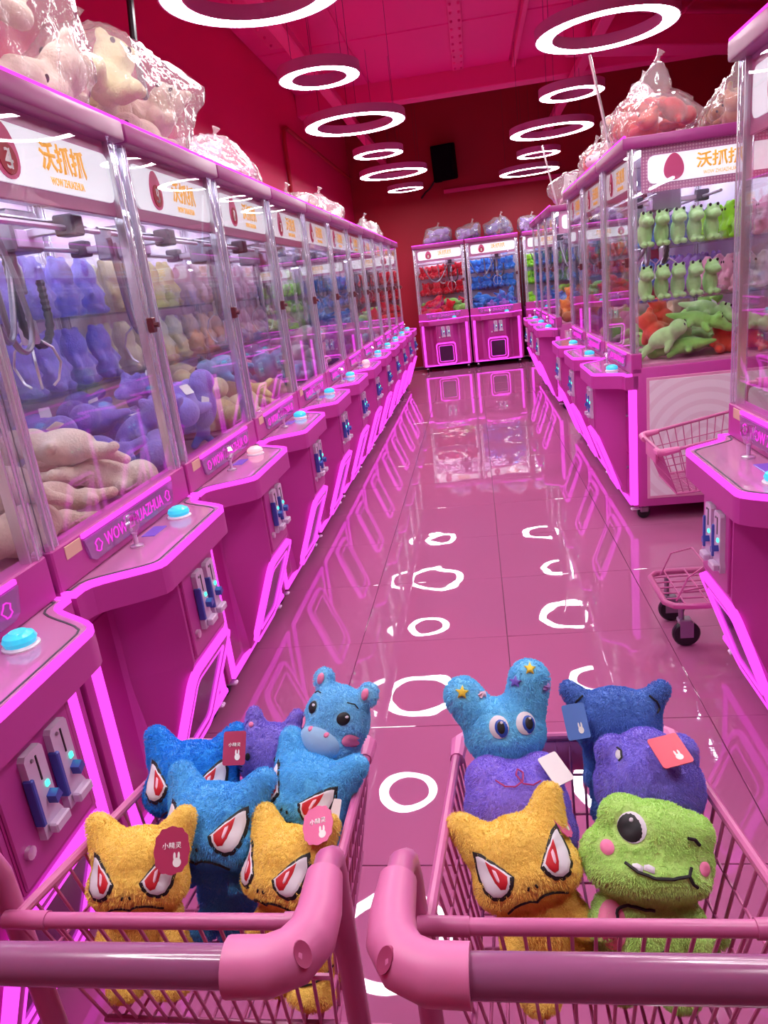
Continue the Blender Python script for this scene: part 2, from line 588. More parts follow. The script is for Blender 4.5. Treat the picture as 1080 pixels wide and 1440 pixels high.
FROG = blob([('e', (0, 0, .155), (.074, .046, .044)), ('e', (.012, -.004, .178), (.055, .04, .04)), ('e', (-.022, -.004, .195), (.030, .03, .027)), ('e', (.046, 0, .185), (.030, .03, .024)), ('e', (.0, -.012, .138), (.068, .042, .028)),
             ('e', (0, .020, .085), (.054, .040, .055)), ('e', (0, .038, .045), (.056, .042, .038)), ('e', (.030, .012, .022), (.024, .032, .019)), ('e', (-.030, .012, .022), (.024, .032, .019)),
             ('l', (.043, .006, .098), (.054, -.012, .078), .017, .014), ('l', (-.043, .006, .098), (-.054, -.012, .078), .017, .014), ('l', (.036, .045, .060), (.078, .040, .078), .025, .015)], VX, 8, 'frog')

# ------------------------------------------------------------------ setting: floor, walls, ceiling
XL, XR = -0.99, 0.785           # front planes of the two rows
WX0, WX1, WY0, WY1 = -1.86, 4.4, -2.2, 12.78
TILE = 0.602
fl = MB().box(WX0, WX1, WY0, WY1, -.10, -.006).build('floor', GROUT, smooth=False)
tag(fl, 'glossy pink tiled floor of the arcade aisle', 'floor', kind='structure')
tile_mat = principled('floor_tile_pink', (0.42, 0.120, 0.265), 0.012, spec=0.75)
nt = tile_mat.node_tree
tc = nt.nodes.new('ShaderNodeTexCoord')
nz = nt.nodes.new('ShaderNodeTexNoise')
nz.inputs['Scale'].default_value = 3.0
nz.inputs['Detail'].default_value = 2.0
bp = nt.nodes.new('ShaderNodeBump')
bp.inputs['Strength'].default_value = 0.045
bp.inputs['Distance'].default_value = 0.02
geo = nt.nodes.new('ShaderNodeNewGeometry')
nt.links.new(geo.outputs['Position'], nz.inputs['Vector'])
nt.links.new(nz.outputs['Fac'], bp.inputs['Height'])
nt.links.new(bp.outputs['Normal'], nt.nodes['Principled BSDF'].inputs['Normal'])
e = 0.0012
TILE_ME = MB().bbox(-TILE / 2 + e, TILE / 2 - e, -TILE / 2 + e, TILE / 2 - e, -.012, 0.0, .0012, 1).mesh('tile', tile_mat, False)
x_seam, y_seam = 0.029, 1.4627
nx0, nx1 = math.floor((WX0 - x_seam) / TILE), math.floor((2.35 - x_seam) / TILE)
ny0, ny1 = math.floor((-0.6 - y_seam) / TILE), math.floor((WY1 - .3 - y_seam) / TILE)
for i in range(nx0, nx1 + 1):
    for j in range(ny0, ny1 + 1):
        cx, cy = x_seam + (i + .5) * TILE, y_seam + (j + .5) * TILE
        if cx - TILE / 2 < WX0 - .02 or cy + TILE / 2 > WY1 + .02:
            continue
        t = link('tile', TILE_ME, fl, (cx, cy, -0.0005), (random.gauss(0, .0011), random.gauss(0, .0011), 0))
# the far side beyond the second row, out of view: one sheet
MB().box(x_seam + (nx1 + 1) * TILE, WX1, WY0, WY1, -.012, -.001).build('tile_field', tile_mat, fl, smooth=False)


def struct(name, mb, mat, label, cat='wall'):
    return tag(mb.build(name, mat, smooth=False), label, cat, kind='structure')


WZ = 5.2
WALLPINK = noisy('wall_pink_red', (0.74, 0.006, 0.13), (0.77, 0.008, 0.15), scale=0.8, rough=0.6, bump=0.15, bscale=90)
struct('wall_left', MB().box(WX0 - .1, WX0, WY0, WY1, 0, WZ), WALLPINK, 'plain red painted wall behind the left row of claw machines')
struct('wall_back', MB().box(WX0 - .1, WX1 + .1, WY1, WY1 + .1, 0, WZ), WALLRED, 'dark red end wall with the black loudspeaker')
struct('wall_right', MB().box(WX1, WX1 + .1, WY0, WY1, 0, WZ), WALLRED, 'red wall on the far side of the right row')
struct('wall_front', MB().box(WX0 - .1, WX1 + .1, WY0 - .1, WY0, 0, WZ), WALLRED, 'red wall behind the shopping carts')
CZ = 3.62
CEND = 9.3
ceil = struct('ceiling', MB().box(WX0, WX1, WY0, CEND, CZ, CZ + .12), CEILPINK, 'pink painted ceiling boards above the aisle', 'ceiling')
# boards of the ceiling
for (x0, x1) in ((-1.84, -1.0), (-.97, -.02), (.02, .58), (.66, 2.2), (2.24, 4.3)):
    for (y0, y1) in ((2.2, 5.0), (5.03, 7.6), (7.63, 9.28)):
        MB().bbox(x0, x1, y0, y1, CZ - .022, CZ + .01, .006, 1).build('ceiling_board', CEILPINK, ceil, smooth=False)
struct('ceiling_upper', MB().box(WX0, WX1, CEND, WY1, WZ - .1, WZ), WALLRED, 'dark red high ceiling beyond the beam by the end wall', 'ceiling')
struct('trim_1', MB().bbox(WX0, WX1, CEND - .12, CEND + .1, CZ - .24, CZ + .12, .01, 1), CEILBEAM, 'pink beam across the far end of the ceiling boards', 'beam')
struct('trim_2', MB().bbox(-1.33, -1.22, 2.4, 12.7, 3.27, 3.35, .008, 1), CEILBEAM, 'long pink ceiling rail above the left row of ring lights', 'beam')
struct('trim_3', MB().bbox(1.20, 1.31, 3.0, 12.7, 3.27, 3.35, .008, 1), CEILBEAM, 'long pink ceiling rail above the right row of ring lights', 'beam')


def rail_with_studs(name, x, y0, y1, z, w, label):
    o = struct(name, MB().bbox(x - w / 2, x + w / 2, y0, y1, z - .03, z, .004, 1), CEILBEAM, label, 'beam')
    st = MB().lathe([(.012, 0), (.012, -.012), (.006, -.02)], 8).mesh('stud', CEILBEAM)
    y = y0 + .08
    while y < y1:
        for s in (-1, 1):
            link('stud', st, o, (x + s * w * .3, y, z - .03))
        y += .22
    return o


rail_with_studs('trim_4', -1.55, 3.0, 7.4, CZ - .02, .22, 'studded pink strip along the ceiling edge by the left wall')
rail_with_studs('trim_5', 0.02, 5.4, 9.1, CZ - .02, .12, 'narrow studded pink strip down the middle of the ceiling')
struct('trim_6', MB().bbox(.60, .645, 4.0, 9.2, CZ - .09, CZ - .02, .004, 1), CEILBEAM, 'thin pink rail on the ceiling right of the middle strip', 'beam')
# oblique boxed duct on the right
du = MB()
du.M = Matrix.Translation((2.75, 8.6, 3.36)) @ Euler((0, 0, R_(28))).to_matrix().to_4x4()
du.bbox(-1.9, 1.9, -.16, .16, -.13, .13, .01, 1)
struct('trim_7', du, CEILBEAM, 'boxed pink duct crossing the ceiling obliquely on the right', 'beam')
# conduit on the left wall, and rail on the end wall
struct('trim_8', MB().tube([(WX0 + .03, 8.2, 0.5), (WX0 + .03, 8.2, 2.95), (WX0 + .03, 8.25, 3.07), (WX0 + .03, 8.4, 3.12), (WX0 + .03, 12.7, 3.12)], .022, 8), WALLRED, 'red painted conduit bending along the left wall', 'pipe')
struct('trim_9', MB().bbox(-.35, 3.0, WY1 - .05, WY1 + .01, 2.72, 2.78, .006, 1), CEILBEAM, 'thin red rail along the end wall under the loudspeaker', 'beam')

# ceiling vents
for (x, y, lab) in ((-.90, 10.6, 'pink louvred vent box on the end of the left ceiling rail'), (2.0, 10.6, 'pink louvred vent near the end wall above the right row')):
    t = empty('ceiling_vent', (x, y, 3.78))
    tag(t, lab, 'vent')
    MB().bbox(-.42, .42, -.2, .2, -.06, .10, .008, 1).build('housing', CEILBEAM, t, smooth=False)
    for q in range(5):
        MB().bbox(-.38, .38, -.17 + q * .075, -.13 + q * .075, -.072, -.058, .003, 1).build('slat', CEILBEAM, t, smooth=False)
    MB().tube([(0, 0, .1), (0, 0, 1.3)], .012, 6).build('hanger', CEILBEAM, t)

# ------------------------------------------------------------------ ring lights


def ring_meshes(rad):
    w = rad * .36 if rad < .35 else rad * .26
    hh = .065
    ho = MB().lathe([(rad - w, 0), (rad - w, hh), (rad, hh), (rad, 0), (rad - .008, 0), (rad - .008, .008), (rad - w + .008, .008), (rad - w + .008, 0)], 56)
    ho.f = ho.f[:-2]
    n = 56
    o = 7 * n
    ho.f += [(o + j, o + (j + 1) % n, (j + 1) % n, j) for j in range(n)]
    d = MB()
    A = [((rad - .009) * math.cos(2 * math.pi * i / 56), (rad - .009) * math.sin(2 * math.pi * i / 56)) for i in range(56)]
    B = [((rad - w + .009) * math.cos(2 * math.pi * i / 56), (rad - w + .009) * math.sin(2 * math.pi * i / 56)) for i in range(56)]
    d.frame(A, B, .001, .007, 'z')
    wz = CZ - .022 - 2.7 - hh
    wires = [MB().tube([(( rad - w / 2) * math.cos(a), (rad - w / 2) * math.sin(a), hh), ((rad - w / 2) * math.cos(a), (rad - w / 2) * math.sin(a), hh + wz)], .0016, 5).mesh('suspension_wire', BLACK) for a in (R_(30), R_(150), R_(270))]
    return ho.mesh('housing', RINGPINK), d.mesh('diffuser', RING_WHITE, False), wires


RB, RS = ring_meshes(.42), ring_meshes(.262)
LY = [(.6, 1), (2.1, 0), (3.66, 1), (5.12, 0), (6.6, 1), (8.16, 0), (9.68, 1), (11.37, 0)]
RY = [(.4, 0), (1.95, 1), (3.56, 0), (5.14, 1), (6.73, 0), (8.32, 1), (9.81, 0), (11.35, 1)]
for side, (xs, arr, rail) in enumerate(((-.86, LY, 'left'), (.905, RY, 'right'))):
    for (y, big) in arr:
        t = empty('ring_light', (xs, y, 2.70))
        if rail == 'left':
            kk = min(max(int((y - 1.415) // .81) + 1, 0), 11)
            wh = 'over the left row by its %s machine' % (['beige and pink', 'beige', 'purple', 'yellow', 'pink', 'pastel', 'violet', 'green', 'sky blue', 'rose and beige', 'orange', 'scarlet'][kk] if y < 11 else 'end, before the loudspeaker')
            if y < 1:
                wh = 'over the left shopping cart'
        else:
            wh = {.4: 'over the cart with the green plush', 1.95: 'over the machine beside the parked cart', 3.56: 'over the parked cart', 5.14: 'beside the steel pole and the coral bag', 6.73: 'over the gap in the right row', 8.32: 'over the second steel pole', 9.81: 'over the last machine of the right row', 11.35: 'over the lime plush machine'}[y]
        tag(t, ('large' if big else 'small') + ' white ring light ' + wh, 'ceiling light', ('large' if big else 'small') + ' ring lights over the ' + rail + ' row')
        a, b, w = RB if big else RS
        link('housing', a, t)
        link('diffuser', b, t)
        for q in w:
            ww = link('suspension_wire', q, t)
            if y > CEND - .3:
                k_ = (WZ - .1 - 2.765) / (CZ - .022 - 2.765)
                ww.scale = (1, 1, k_)
                ww.location.z = .065 * (1 - k_)

# ------------------------------------------------------------------ claw machine
BACKPANEL = principled('back_panel_print', (0.80, 0.62, 0.78), 0.35)
nt = BACKPANEL.node_tree
tc = nt.nodes.new('ShaderNodeTexCoord')
mp = nt.nodes.new('ShaderNodeMapping')
mp.inputs['Location'].default_value = (-.1, 0, -1.3)
wv = nt.nodes.new('ShaderNodeTexWave')
wv.wave_type = 'RINGS'
wv.rings_direction = 'SPHERICAL'
wv.inputs['Scale'].default_value = 1.6
wv.inputs['Distortion'].default_value = 1.2
rp = nt.nodes.new('ShaderNodeValToRGB')
rp.color_ramp.elements[0].position = .35
rp.color_ramp.elements[0].color = (.80, .55, .74, 1)
rp.color_ramp.elements[1].position = .55
rp.color_ramp.elements[1].color = (.84, .76, .86, 1)
nt.links.new(tc.outputs['Object'], mp.inputs[0])
nt.links.new(mp.outputs[0], wv.inputs[0])
nt.links.new(wv.outputs['Fac'], rp.inputs[0])
nt.links.new(rp.outputs[0], nt.nodes['Principled BSDF'].inputs['Base Color'])
# dotted pink fascia
FASCIA = principled('fascia_dots', (0.62, 0.28, 0.48), 0.3)
nt = FASCIA.node_tree
tc = nt.nodes.new('ShaderNodeTexCoord')
vo = nt.nodes.new('ShaderNodeTexVoronoi')
vo.inputs['Scale'].default_value = 70
vo.inputs['Randomness'].default_value = 0.0
rp = nt.nodes.new('ShaderNodeValToRGB')
rp.color_ramp.elements[0].position = .28
rp.color_ramp.elements[0].color = (.82, .55, .68, 1)
rp.color_ramp.elements[1].position = .36
rp.color_ramp.elements[1].color = (.58, .22, .42, 1)
nt.links.new(tc.outputs['Object'], vo.inputs['Vector'])
nt.links.new(vo.outputs['Distance'], rp.inputs[0])
nt.links.new(rp.outputs[0], nt.nodes['Principled BSDF'].inputs['Base Color'])
# side picture: pale rings
SIDEPIC = principled('side_picture', (0.8, 0.7, 0.8), 0.35)
nt = SIDEPIC.node_tree
tc = nt.nodes.new('ShaderNodeTexCoord')
mp = nt.nodes.new('ShaderNodeMapping')
mp.inputs['Location'].default_value = (0, -.36, -.42)
wv = nt.nodes.new('ShaderNodeTexWave')
wv.wave_type = 'RINGS'
wv.rings_direction = 'X'
wv.inputs['Scale'].default_value = 5.0
rp = nt.nodes.new('ShaderNodeValToRGB')
rp.color_ramp.elements[0].position = .55
rp.color_ramp.elements[0].color = (.90, .80, .90, 1)
rp.color_ramp.elements[1].position = .75
rp.color_ramp.elements[1].color = (.84, .68, .80, 1)
nt.links.new(tc.outputs['Object'], mp.inputs[0])
nt.links.new(mp.outputs[0], wv.inputs[0])
nt.links.new(wv.outputs['Fac'], rp.inputs[0])
nt.links.new(rp.outputs[0], nt.nodes['Principled BSDF'].inputs['Base Color'])

HW = .395
DEP = .80


def counter_outline(inset=0.0):
    pts = []
    n = 40
    hw = HW - inset
    for i in range(n + 1):
        x = -hw + 2 * hw * i / n
        ax = abs(x) / hw * HW
        t = min(1, max(0, (.355 - ax) / (.355 - .22)))
        t = t * t * (3 - 2 * t)
        pts.append((x, -(.035 + .147 * t) + inset))
    return pts


def make_machine(detail=True):
    root = empty('claw_machine')
    P = root
    # casters
    for sx in (-1, 1):
        for yy in (.07, .73):
            c = MB().tube([(sx * .33, yy, .09), (sx * .33, yy, .065)], .018, 10).bbox(sx * .33 - .02, sx * .33 + .02, yy - .028, yy + .02, .035, .07, .006, 1).build('caster', STEEL, P)
            MB().lathe([(.012, -.014), (.034, -.012), (.036, 0), (.034, .012), (.012, .014)], 16, 'x', (sx * .33, yy - .008, .036)).build('wheel', BLACK, c)
            if yy < .1:
                MB().bbox(sx * .33 - .014, sx * .33 + .014, yy - .075, yy - .02, .05, .062, .004, 1).build('brake_pedal', WHITEPL, c)
    # lower cabinet
    MB().bbox(-HW, HW, 0, DEP, .085, .845, .006, 2).build('cabinet_body', PINK, P)
    # front pillar, tapering in below the coin door
    pl = MB()
    V = []
    for z, d, hw_, bw in ((.735, .152, .130, .205), (.475, .152, .130, .205), (.10, .014, .160, .215)):
        V += [(-bw, .002, z), (-hw_, -d, z), (hw_, -d, z), (bw, .002, z)]
    F = [(0, 1, 2, 3), (8, 11, 10, 9)]
    for a in (0, 4):
        F += [(a + i, a + (i + 1) % 4, a + 4 + (i + 1) % 4, a + 4 + i) for i in range(4)]
    pl.add(V, F).build('front_pillar', PINK, P, smooth=False)
    # pink light strips
    for sx in (-1, 1):
        MB().bbox(sx * .346 - .018, sx * .346 + .018, -.010, .004, .10, .735, .004, 1).build('led_strip', LED, P)
        # slim inset panels beside the pillar
        MB().bbox(sx * .285 - .047, sx * .285 + .047, -.004, .002, .13, .70, .002, 1).build('front_panel', PINK_DK, P)
    MB().bbox(-.364, .364, -.016, .004, .088, .108, .004, 1).build('led_strip', LED, P)
    for zz in (.16, .45):
        d = MB().bbox(.245, .325, -.008, -.002, zz, zz + .21, .002, 1).build('access_door', PINK_DK, P)
        if detail:
            MB().lathe([(.008, 0), (.008, -.006), (.004, -.008)], 10, 'y', (.29, -.008, zz + .13)).build('lock', STEEL, d)
    # coin door and acceptors
    cd = MB().bbox(-.112, .112, -.158, -.150, .485, .722, .003, 1).build('coin_door', PINK, P)
    MB().frame(rrect(.236, .249, .004, 1, 0, .6035), rrect(.226, .239, .003, 1, 0, .6035), -.1535, -.151).build('door_gap', PINK_DK, cd, smooth=False)
    MB().lathe([(.012, 0), (.012, -.008), (.006, -.01)], 12, 'y', (-.085, -.158, .545)).build('lock', CHROME, cd)
    for q, xx in enumerate((-.02, .06)):
        a = MB()
        a.prism([(xx - .03, .54), (xx + .03, .54), (xx + .032, .56), (xx + .024, .575), (xx + .024, .70), (xx + .018, .708), (xx - .024, .708), (xx - .03, .70)], -.172, -.158, 'y')
        a.bbox(xx - .02, xx + .026, -.190, -.172, .545, .565, .003, 1)
        ac = a.build('coin_acceptor', LILAC, P)
        MB().bbox(xx - .034, xx - .024, -.178, -.159, .57, .665, .002, 1).build('blue_edge', BLUEPL, ac)
        MB().bbox(xx - .002, xx + .002, -.1735, -.171, .645, .695, .0005, 1).build('coin_slot', BLACK, ac)
        MB().prism([(xx + .0, .595), (xx + .018, .602), (xx + .012, .618), (xx - .002, .611)], -.190, -.172, 'y').build('return_lever', BLUEPL, ac)
        MB().bbox(xx + .004, xx + .014, -.176, -.171, .625, .637, .002, 1).build('indicator_light', GREENLED, ac)
        if detail:
            for zz in (.556, .692):
                MB().lathe([(.004, 0), (.003, -.003)], 8, 'y', (xx - .012, -.172, zz)).build('screw', STEEL, ac)
    # prize door in its lit frame, leaning in at the bottom
    th = math.atan2(.134, .36)
    MM = Matrix.Translation((0, -.086, .288)) @ Matrix.Rotation(th, 4, 'X')
    for nm, ow, oh, orr, iw, ih, ir, d0, d1, mt in (('chute_frame', .312, .366, .05, .280, .334, .036, -.016, .006, LED), ('chute_surround', .280, .334, .036, .228, .278, .026, -.012, .006, PINK), ('chute_inner_light', .228, .278, .026, .214, .264, .022, -.014, .004, LED)):
        f = MB()
        f.M = MM
        f.frame(rrect(ow, oh, orr, 6), rrect(iw, ih, ir, 6), d0, d1).build(nm, mt, P, angle=50)
    f = MB()
    f.M = MM
    f.prism(rrect(.214, .264, .022, 6), -.008, .004, 'y').build('prize_door', DOORDK, P, angle=50)
    # counter
    oc = counter_outline()
    poly = [(HW, .03)] + oc[::-1] + [(-HW, .03)]
    MB().prism(poly, .735, .804, 'z').build('control_counter', PINK, P, angle=25)
    inn = counter_outline(.009)
    polyo = [(HW, .0)] + oc[::-1] + [(-HW, .0)]
    polyi = [(HW - .009, .0)] + inn[::-1] + [(-HW + .009, .0)]
    MB().frame(polyo, polyi, .803, .819, 'z').build('counter_led', LED, P, angle=25)
    MB().prism([(HW - .009, .03)] + inn[::-1] + [(-HW + .009, .03)], .795, .815, 'z').build('counter_top', MAUVE, P, angle=25)
    i3, i4 = counter_outline(.022), counter_outline(.026)
    MB().frame([(HW - .022, .02)] + i3[::-1] + [(-HW + .022, .02)], [(HW - .026, .016)] + i4[::-1] + [(-HW + .026, .016)], .814, .8162, 'z').build('counter_outline', DARKGREY, P, smooth=False)
    # joystick, button, display
    js = MB().lathe([(.018, .815), (.018, .820), (.006, .823), (.006, .855)], 12, 'z', (-.09, -.045, 0)).build('joystick', CHROME, P)
    MB().lathe([(.008, .850), (.016, .868), (.022, .882), (.024, .893), (.016, .905), (.004, .909)], 9, 'z', (-.09, -.045, 0)).build('joystick_knob', CRYSTAL, js, smooth=False)
    MB().bbox(-.01, .075, -.06, -.02, .8145, .8175, .001, 1).build('display', SCREEN, P)
    bt = MB().lathe([(.036, .815), (.036, .818), (.031, .822)], 20, 'z', (.165, -.062, 0)).build('button', WHITEPL, P)
    bp_ = [(.029, .820), (.033, .831), (.029, .840), (.019, .845), (.017, .847), (.003, .848)]
    MB().lathe(bp_, 14, 'z', (.165, -.062, 0)).build('button_dome', CYANBTN, bt)
    # sill, name plate and its light
    MB().bbox(-HW, HW, -.004, .05, .815, .92, .004, 1).build('window_sill', PINK, P)
    MB().bbox(-.27, .27, -.012, -.003, .905, .917, .002, 1).build('led_strip', LED, P)
    np_ = MB().prism([(-.27, .902), (-.255, .848), (-.235, .838), (.235, .838), (.255, .848), (.27, .902)], -.012, -.005, 'y').build('name_plate', PLATE, P, angle=30)
    lt = link('lettering', text_mesh('WOW ZHUAZHUA', LED_SOFT, width=.36, height=.034, bold=.004), np_, (0, -.0125, .870))
    for sx in (-1, 1):
        MB().tube([(sx * (.215 + .018 * math.cos(a) * (1 if q % 2 else .6)), -.014, .870 + .016 * math.sin(a)) for q, a in enumerate([2 * math.pi * i / 10 for i in range(10)])], .0018, 5, True).build('scroll', LED_SOFT, np_)
    if detail:
        MB().bbox(-.345, -.275, -.006, -.003, .88, .912, .001, 1).build('warning_sticker', principled('sticker_peach', (.75, .5, .35), .5), P)
    # tray floor, back panel, shelves
    MB().bbox(-.375, .375, .05, .77, .84, .86, .003, 1).build('tray_floor', PINK_LT, P)
    MB().bbox(-.385, .385, .770, .795, .845, 1.90, .003, 1).build('back_panel', BACKPANEL, P)
    for zz in (1.165, 1.425):
        s = MB().bbox(-.365, .365, .47, .77, zz, zz + .006, .001, 1).build('shelf', CLEARSHELF, P)
        MB().bbox(-.365, .365, .462, .472, zz - .002, zz + .045, .001, 1).build('shelf_lip', CLEARSHELF, s)
    # corner posts
    for sx in (-1, 1):
        for yy in (.016, .775):
            po = MB().bbox(sx * .374 - .021, sx * .374 + .021, yy - .018, yy + .022, .85 if yy > .1 else .915, 1.90, .010, 2).build('corner_post', POST, P)
            MB().box(sx * .350 - .003, sx * .350 + .003, yy - .012, yy + .012, .92, 1.895).build('post_trim', CHROME, po, smooth=False)
            MB().box(sx * .374 - .010, sx * .374 - .004, yy - .0195, yy - .0175, .92, 1.895).build('post_trim', CHROME, po, smooth=False)
            MB().box(sx * .3955 - .0008, sx * .3955 + .0006, yy - .006, yy - .004, .92, 1.895).build('seal_strip', STEEL, po, smooth=False)
    MB().bbox(.345, .372, -.022, -.002, 1.35, 1.395, .003, 1).tube([(.358, -.02, 1.372), (.358, -.035, 1.372)], .008, 8).build('door_latch', principled('latch_brown', (.12, .02, .03), .3), P)
    # panes
    MB().box(-.353, .353, .008, .013, .918, 1.895).build('front_glass', GLASS, P, smooth=False)
    for sx in (-1, 1):
        MB().box(sx * .386 - .002, sx * .386 + .002, .036, .756, .848, 1.895).build('side_glass', GLASS, P, smooth=False)
    # head of the machine
    MB().bbox(-HW - .004, HW + .004, -.03, DEP, 1.885, 1.94, .008, 2).build('top_cap', CAPMAUVE, P)
    MB().bbox(-HW - .004, HW + .004, -.027, -.013, 1.936, 1.948, .003, 1).build('led_strip', LED, P)
    MB().bbox(-.352, .352, .020, .032, 1.685, 1.887, .002, 1).build('sign_fascia', FASCIA, P)
    sp = MB().prism(rrect(.665, .130, .03, 5, .014, 1.785), .012 + .002, .0205, 'y').build('sign_plate', SIGNW, P, angle=40)
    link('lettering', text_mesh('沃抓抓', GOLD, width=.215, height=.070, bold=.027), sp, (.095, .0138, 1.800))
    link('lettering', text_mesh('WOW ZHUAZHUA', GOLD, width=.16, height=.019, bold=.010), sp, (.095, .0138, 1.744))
    bd = MB().prism([(.046 * math.cos(a) * (1 - .22 * math.sin(a)) - .155, .060 * math.sin(a) + 1.787) for a in [2 * math.pi * i / 24 for i in range(24)]], .011, .0145, 'y').build('number_badge', BADGE, P, angle=40)
    MB().prism([(.033 * math.cos(a) - .155, .034 * math.sin(a) + 1.770) for a in [2 * math.pi * i / 20 for i in range(20)]], .009, .0115, 'y').build('number_disc', BADGERED, bd, angle=40)
    # interior light tubes
    for yy in (.075, .60):
        MB().tube([(-.34, yy, 1.872), (.34, yy, 1.872)], .011, 8).build('light_tube', WHITE_TUBE, P)
    MB().box(-.372, .372, .035, .768, 1.880, 1.886).build('inner_roof', principled('roof_grey', (.45, .42, .50), .5), P, smooth=False)
    # crane
    for yy in (.10, .43):
        MB().tube([(-.37, yy, 1.655), (.37, yy, 1.655)], .008, 8).build('gantry_rail', CHROME, P)
    MB().tube([(-.37, .135, 1.675), (.37, .135, 1.675)], .005, 6).build('gantry_rail', STEEL, P)
    for yy in (.10, .43):
        MB().bbox(.10, .16, yy - .03, yy + .03, 1.635, 1.69, .005, 1).build('rail_shoe', DARKGREY, P)
    MB().bbox(.115, .145, .10, .43, 1.645, 1.668, .003, 1).build('cross_rail', CHROME, P)
    tr = MB().bbox(.06, .20, .19, .33, 1.61, 1.72, .006, 1).build('trolley', STEEL, P)
    if detail:
        MB().bbox(.07, .19, .182, .192, 1.62, 1.665, .002, 1).build('trolley_label', LILAC, tr)
    # hanging hoses, toothed cable chain, winch
    lp = [(-.30 + .40 * i / 18, .10 + .14 * i / 18, 1.64 - .30 * math.sin(math.pi * i / 18) * (1 - .25 * i / 18)) for i in range(19)]
    MB().tube(lp, .0085, 8).build('air_hose', STEEL, P)
    lp = [(.00 + .055 * math.cos(math.pi + math.pi * i / 14), .20, 1.43 - .085 * math.sin(math.pi * i / 14)) for i in range(15)]
    MB().tube([(-.065, .20, 1.65), (-.058, .20, 1.54)] + lp + [(.052, .21, 1.54), (.035, .22, 1.65)], .0085, 8).build('air_hose', STEEL, P)
    lp = []
    n_ = 44
    for i in range(n_ + 1):
        t_ = i / n_
        if t_ < .35:
            lp.append((.095, .25, 1.62 - .18 * t_ / .35))
        elif t_ < .75:
            a_ = math.pi + math.pi * (t_ - .35) / .40
            lp.append((.165 + .07 * math.cos(a_), .25, 1.44 + .085 * math.sin(a_)))
        else:
            lp.append((.235, .25, 1.44 + .10 * (t_ - .75) / .25))
    MB().tube(lp, [.014 if i % 2 else .0105 for i in range(n_ + 1)], 7).build('cable_chain', DARKGREY, P)
    MB().lathe([(.020, 1.50), (.024, 1.505), (.024, 1.575), (.018, 1.585), (.018, 1.62)], 14, 'z', (.13, .26, 0)).build('winch_motor', STEEL, P)
    cl = MB().tube([(.13, .26, 1.62), (.13, .26, 1.43)], .004, 6).lathe([(.022, 1.36), (.026, 1.37), (.026, 1.425), (.014, 1.435)], 12, 'z', (.13, .26, 0)).build('claw', CHROME, P)
    for q in range(3):
        a = R_(90 + 120 * q)
        dx, dy = math.cos(a), math.sin(a)
        MB().tube([(.13 + dx * r, .26 + dy * r, z) for r, z in ((.02, 1.375), (.06, 1.345), (.075, 1.30), (.055, 1.25), (.035, 1.235))], .004, 6).build('claw_prong', CHROME, cl)
    return root


NEAR = make_machine(True)
FAR = make_machine(False)
MACH = []


def number_mesh(t):
    return text_mesh(t, PRINTWHITE, height=.044, bold=0.0)


def place_machine(src, used, loc, rz, label, num, group, btn=None):
    o = src if not used else copy_tree(src)
    o.location = loc
    o.rotation_euler = (0, 0, rz)
    tag(o, label, 'claw machine', group)
    for ch in o.children:
        nm = ch.name.split('.')[0]
        if nm == 'number_badge' and num:
            disc = ch.children[0]
            link('number', number_mesh(num), ch, (-.155, .0088, 1.770))
        if nm == 'button' and btn == 'peach':
            dm = ch.children[0]
            dm.data = dm.data.copy()
            dm.data.materials.clear()
            dm.data.materials.append(PALEBTN)
    # the crane stands elsewhere in each machine
    dx, dy = random.uniform(-.07, .08), random.uniform(-.03, .05)
    if 'crocodile plush' in label or 'numbered 5' in label:
        dx = -.07
    for ch in o.children:
        nm = ch.name.split('.')[0]
        if nm in ('trolley', 'air_hose', 'cable_chain', 'winch_motor', 'claw'):
            ch.location = (dx, dy, 0)
        if nm in ('rail_shoe', 'cross_rail'):
            ch.location = (dx, 0, 0)
    MACH.append(o)
    return o


PITCH = .81
WHERE = ['above the beige and pink machine']
CONT = ['beige and pink', 'beige', 'purple', 'yellow', 'pink', 'pastel', 'violet', 'green', 'sky blue', 'rose and beige', 'orange', 'scarlet']
left = []
used = False
for k in range(-1, 11):
    y = 1.415 + PITCH * k + PITCH / 2
    num = str(4 + k)
    src = NEAR if k < 4 else FAR
    first = (k == -1) or (k == 4)
    lab = 'pink claw machine numbered %s in the left row, filled with %s plush' % (num, CONT[k + 1])
    o = place_machine(src, not first, (XL, y, 0), R_(90), lab, num, 'claw machines along the left wall', 'peach' if k in (1, 5) else None)
    left.append(o)
rightm = []
RYS = [(2.03, 'pink claw machine with a few green and coral plush beside the parked cart', '21'), (4.325, 'pink claw machine with green crocodile plush and a pale printed side', '22'), (5.135, 'pink claw machine with peach plush, next to the green crocodile machine', '23'), (5.945, 'pink claw machine with navy plush standing before the gap in the row', '24'),
       (7.855, 'pink claw machine with brown and yellow plush just past the gap', '25'), (8.665, 'pink claw machine of the right row with sky blue plush', '26'), (9.475, 'last pink claw machine of the right row, with deep blue plush', '27')]
for i, (y, lab, num) in enumerate(RYS):
    src = NEAR if i < 3 else FAR
    o = place_machine(src, True, (XR, y, 0), R_(-90), lab, num if False else None, 'claw machines of the right row')
    rightm.append(o)
back = []
for i, (x, lab) in enumerate(((-.493, 'claw machine full of red plush against the end wall'), (.322, 'claw machine full of blue plush against the end wall'), (1.185, 'claw machine with lime green plush in the far corner'))):
    o = place_machine(FAR, True, (x, 11.83, 0), 0, lab, None, 'claw machines along the end wall')
    back.append(o)
